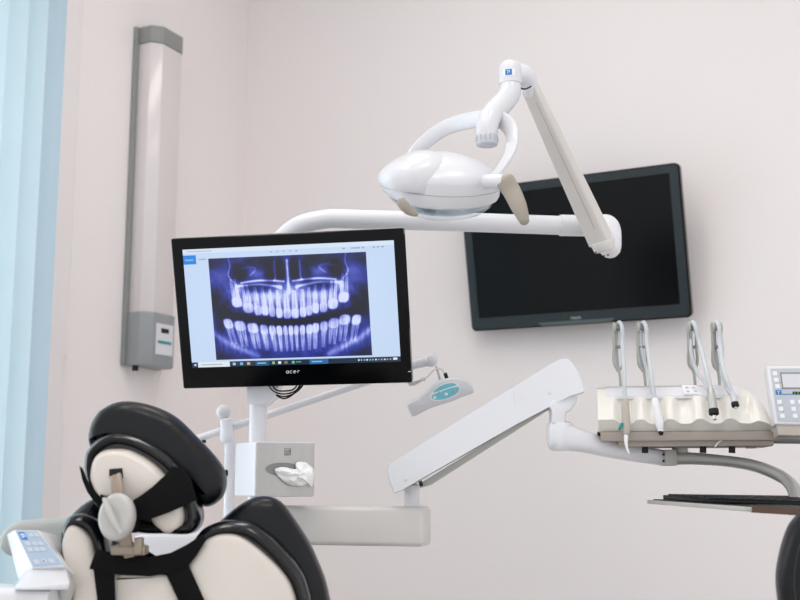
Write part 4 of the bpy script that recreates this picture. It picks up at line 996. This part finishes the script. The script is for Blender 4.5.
# body: sloping wedge. face corners TL,TR,BR,BL
TLp, TRp, BRp, BLp = at(14,530,YP+.07), at(38,530.5,YP+.06), at(64,565.5,YP), at(33,568,YP-.01)
kpN = (TRp-TLp).cross(BLp-TLp).normalized(); BRp = onplane(64, 565.5, TLp, kpN)
Lt, Lb = at(6.5,534.5,YP+.09), at(18.5,581,YP+.03)
bm = B()
vv = [bm.verts.new(p) for p in (TLp, TRp, BRp, BLp, Lt, Lb, TRp+V((.01,.07,-.01)), BRp+V((.01,.09,-.04)), Lb+V((.06,.09,-.02)))]
bmesh.ops.convex_hull(bm, input=vv)
for v_ in [v_ for v_ in bm.verts if not v_.link_faces]: bm.verts.remove(v_)
finish('sloping_housing', bm, M['white'], ap, bevel=.0015)
bm = B(); fr = [TLp.lerp(BRp,.03), TRp.lerp(BLp,.03), BRp.lerp(TLp,.02), BLp.lerp(TRp,.02)]
nk = (TRp-TLp).cross(BLp-TLp).normalized(); nk = nk if nk.y < 0 else -nk
loft(bm, [fr, [p+nk*.0012 for p in fr]]); kf2 = finish('keypad', bm, M['palekey'], ap, label='pale blue keypad')
def fq(a_, b_): return TLp.lerp(TRp, a_).lerp(BLp.lerp(BRp, a_), b_)
def fbox(name, a0_, a1_, b0_, b1_, m_, par, h0=.0012, h1=.002):
    b_ = B(); f_ = [fq(a0_,b0_), fq(a1_,b0_), fq(a1_,b1_), fq(a0_,b1_)]; loft(b_, [[p+nk*h0 for p in f_], [p+nk*h1 for p in f_]]); return finish(name, b_, m_, par)
bb = fbox('blue_badge', .12, .36, .08, .28, M['blue'], kf2)
fbox('emblem', .17, .31, .13, .16, M['label'], bb, .002, .0024); fbox('emblem', .27, .31, .13, .22, M['label'], bb, .002, .0024); fbox('emblem', .19, .23, .18, .24, M['label'], bb, .002, .0024)
for a0_, b0_ in ((.5,.10),(.72,.10),(.18,.34),(.44,.34),(.66,.34),(.14,.50),(.38,.50),(.60,.50),(.14,.82),(.38,.82),(.62,.82)):
    fbox('button', a0_, a0_+.17, b0_, b0_+.11, M['greykey'], kf2)
fbox('indicator_dot', .43, .47, .86, .89, M['dark'], kf2, .002, .0026)
bm = B()
vv = [bm.verts.new(p) for p in (at(33,568,YP-.004), at(65,566,YP+.0), at(70,583,YP-.04), at(68,590,YP-.04), at(14,590,YP-.05), at(15,586,YP-.02), at(19,580,YP+.03), at(33,568,YP+.09), at(72,566,YP+.09), at(72,590,YP+.09), at(14,590,YP+.09))]
bmesh.ops.convex_hull(bm, input=vv)
for v_ in [v_ for v_ in bm.verts if not v_.link_faces]: bm.verts.remove(v_)
finish('base_block', bm, M['white2'], ap, bevel=.003)
bm = B()
tube(bm, [at(-120,592,YP+.05), at(-10,597,YP+.03), at(60,600,YP+.01)], (.045,.020), 20, up=ZA, ex=5); finish('support_arm', bm, M['white'], ap)
bm = B(); tube(bm, [at(64,600,YP+.02), at(68,586,YP+.0)], .012, 14, round_end=True); finish('pivot', bm, M['knob'], ap)
bm = B(); pxx = at(-120,592,YP+.05); cyl(bm, V((pxx.x,pxx.y,0.03)), V((pxx.x,pxx.y,pxx.z)), .03); lathe(bm, V((pxx.x,pxx.y,0)), ZA, [(.2,0),(.2,.02),(.06,.04),(.03,.06)]); finish('floor_stand', bm, M['white'], ap)

# ------------------------------------------------------------------ dentist's stool (right edge)
YT = 1.72
sx_ = at(850, 560, YT).x
so_ = thing('dentist_stool', 'black padded stool backrest at the bottom right edge', 'stool', V((sx_, YT-.25, 0)))
bo = [(801,518),(793,530),(786,552),(782,577),(784,602),(790,630),(806,652),(850,662),(900,650),(915,600),(912,550),(900,520),(880,505),(850,500),(818,503)]
bm = B(); a = pxo(bo, YT, 5); slab(bm, a, YA, [(.02,-.012),(.008,-.008),(0,.004),(0,.03),(.01,.045),(.03,.05)]); bs = finish('backrest', bm, M['leather'], so_, angle=60)
bm = B(); bo2 = [(x+(850-x)*.18, y+(580-y)*.10) for x, y in bo]; a = pxo(bo2, YT-.013, 5); tube(bm, a+[a[0]], .0022, 8); finish('piping', bm, M['rubber'], bs)
bm = B(); tube(bm, cr([at(850,640,YT+.02), V((sx_,YT+.06,.72)), V((sx_,YT,.52)), V((sx_,YT-.25,.5))]), (.02,.008), 12, up=XA.cross(ZA), ex=3); finish('back_support', bm, M['steel'], so_)
bm = B(); lathe(bm, V((sx_,YT-.25,.5)), ZA, [(.10,0),(.185,.01),(.2,.035),(.195,.06),(.16,.075),(.01,.08)]); finish('seat', bm, M['leather'], so_)
bm = B(); cyl(bm, V((sx_,YT-.25,.08)), V((sx_,YT-.25,.5)), .025); finish('gas_column', bm, M['chrome'], so_)
for k in range(5):
    a_ = 2*math.pi*k/5; d_ = V((math.cos(a_), math.sin(a_), 0)); c_ = V((sx_,YT-.25,0))
    bm = B(); tube(bm, [c_+ZA*.09, c_+d_*.26+ZA*.07], [(.02,.015),(.014,.01)], 12, up=ZA); lg = finish('leg', bm, M['steel'], so_)
    bm = B(); q_ = c_+d_*.26+ZA*.027; s_ = d_.cross(ZA); cyl(bm, q_-s_*.012, q_+s_*.012, .026, n=18); finish('castor', bm, M['dark'], lg)

# ------------------------------------------------------------------ ceiling lamps
def ceil_lamp(x, y, label, pw):
    t_ = thing('ceiling_lamp', label, 'ceiling light', V((x, y, RH-.05)))
    b_ = B(); ring(b_, V((x,y,RH-.05)), UR, UL, ZA, .62, 1.22, .56, 1.16, .05, r=.01); finish('frame', b_, M['white'], t_)
    b_ = B(); plate(b_, V((x,y,RH-.035)), UR, UL, rrect(.57, 1.17, .005), .01, ZA)
    em = bpy.data.materials.get('lamp_glow')
    if not em:
        em = bpy.data.materials.new('lamp_glow'); em.use_nodes = True; p_ = em.node_tree.nodes['Principled BSDF']
        p_.inputs['Emission Color'].default_value = (1,.965,.92,1); p_.inputs['Emission Strength'].default_value = pw
    finish('diffuser', b_, em, t_)
ceil_lamp(-.15, 2.75, 'ceiling lamp nearest the corner of the room', 6)
ceil_lamp(.7, 1.0, 'ceiling lamp above the dentist stool', 6)
ceil_lamp(-1.1, 1.5, 'ceiling lamp nearest the window blind', 6)
ceil_lamp(-.3, .1, 'ceiling lamp farthest from both walls', 6)

# ------------------------------------------------------------------ light
w = bpy.data.worlds.new('w'); bpy.context.scene.world = w; w.use_nodes = True
bg = w.node_tree.nodes['Background']; bg.inputs[0].default_value = (.95,.97,1,1); bg.inputs[1].default_value = 1.0
def area(name, loc, target, sx, sy, e, c):
    l = bpy.data.lights.new(name, 'AREA'); l.shape = 'RECTANGLE'; l.size = sx; l.size_y = sy; l.energy = e; l.color = c
    o_ = bpy.data.objects.new(name, l); COL.objects.link(o_); o_.location = loc
    o_.rotation_euler = (V(target)-V(loc)).to_track_quat('-Z', 'Y').to_euler(); return o_
wc = C+UL*2.56-NL*.35+ZA*1.65
area('window_daylight', wc, wc+NL, 1.9, 2.6, 38, (.93,.97,1))

# ------------------------------------------------------------------ camera
cam = bpy.data.cameras.new('camera'); co = bpy.data.objects.new('camera', cam); COL.objects.link(co)
cam.sensor_width = 36; cam.lens = F/800*36; co.location = (0, 0, CZ); co.rotation_euler = (math.pi/2+PIT, 0, 0)
cam.dof.use_dof = True; cam.dof.focus_distance = 2.45; cam.dof.aperture_fstop = 4.5
cam.clip_start = .05
sc = bpy.context.scene; sc.camera = co
sc.view_settings.view_transform = 'Standard'; sc.view_settings.look = 'None'; sc.view_settings.gamma = 1; sc.view_settings.exposure = .17
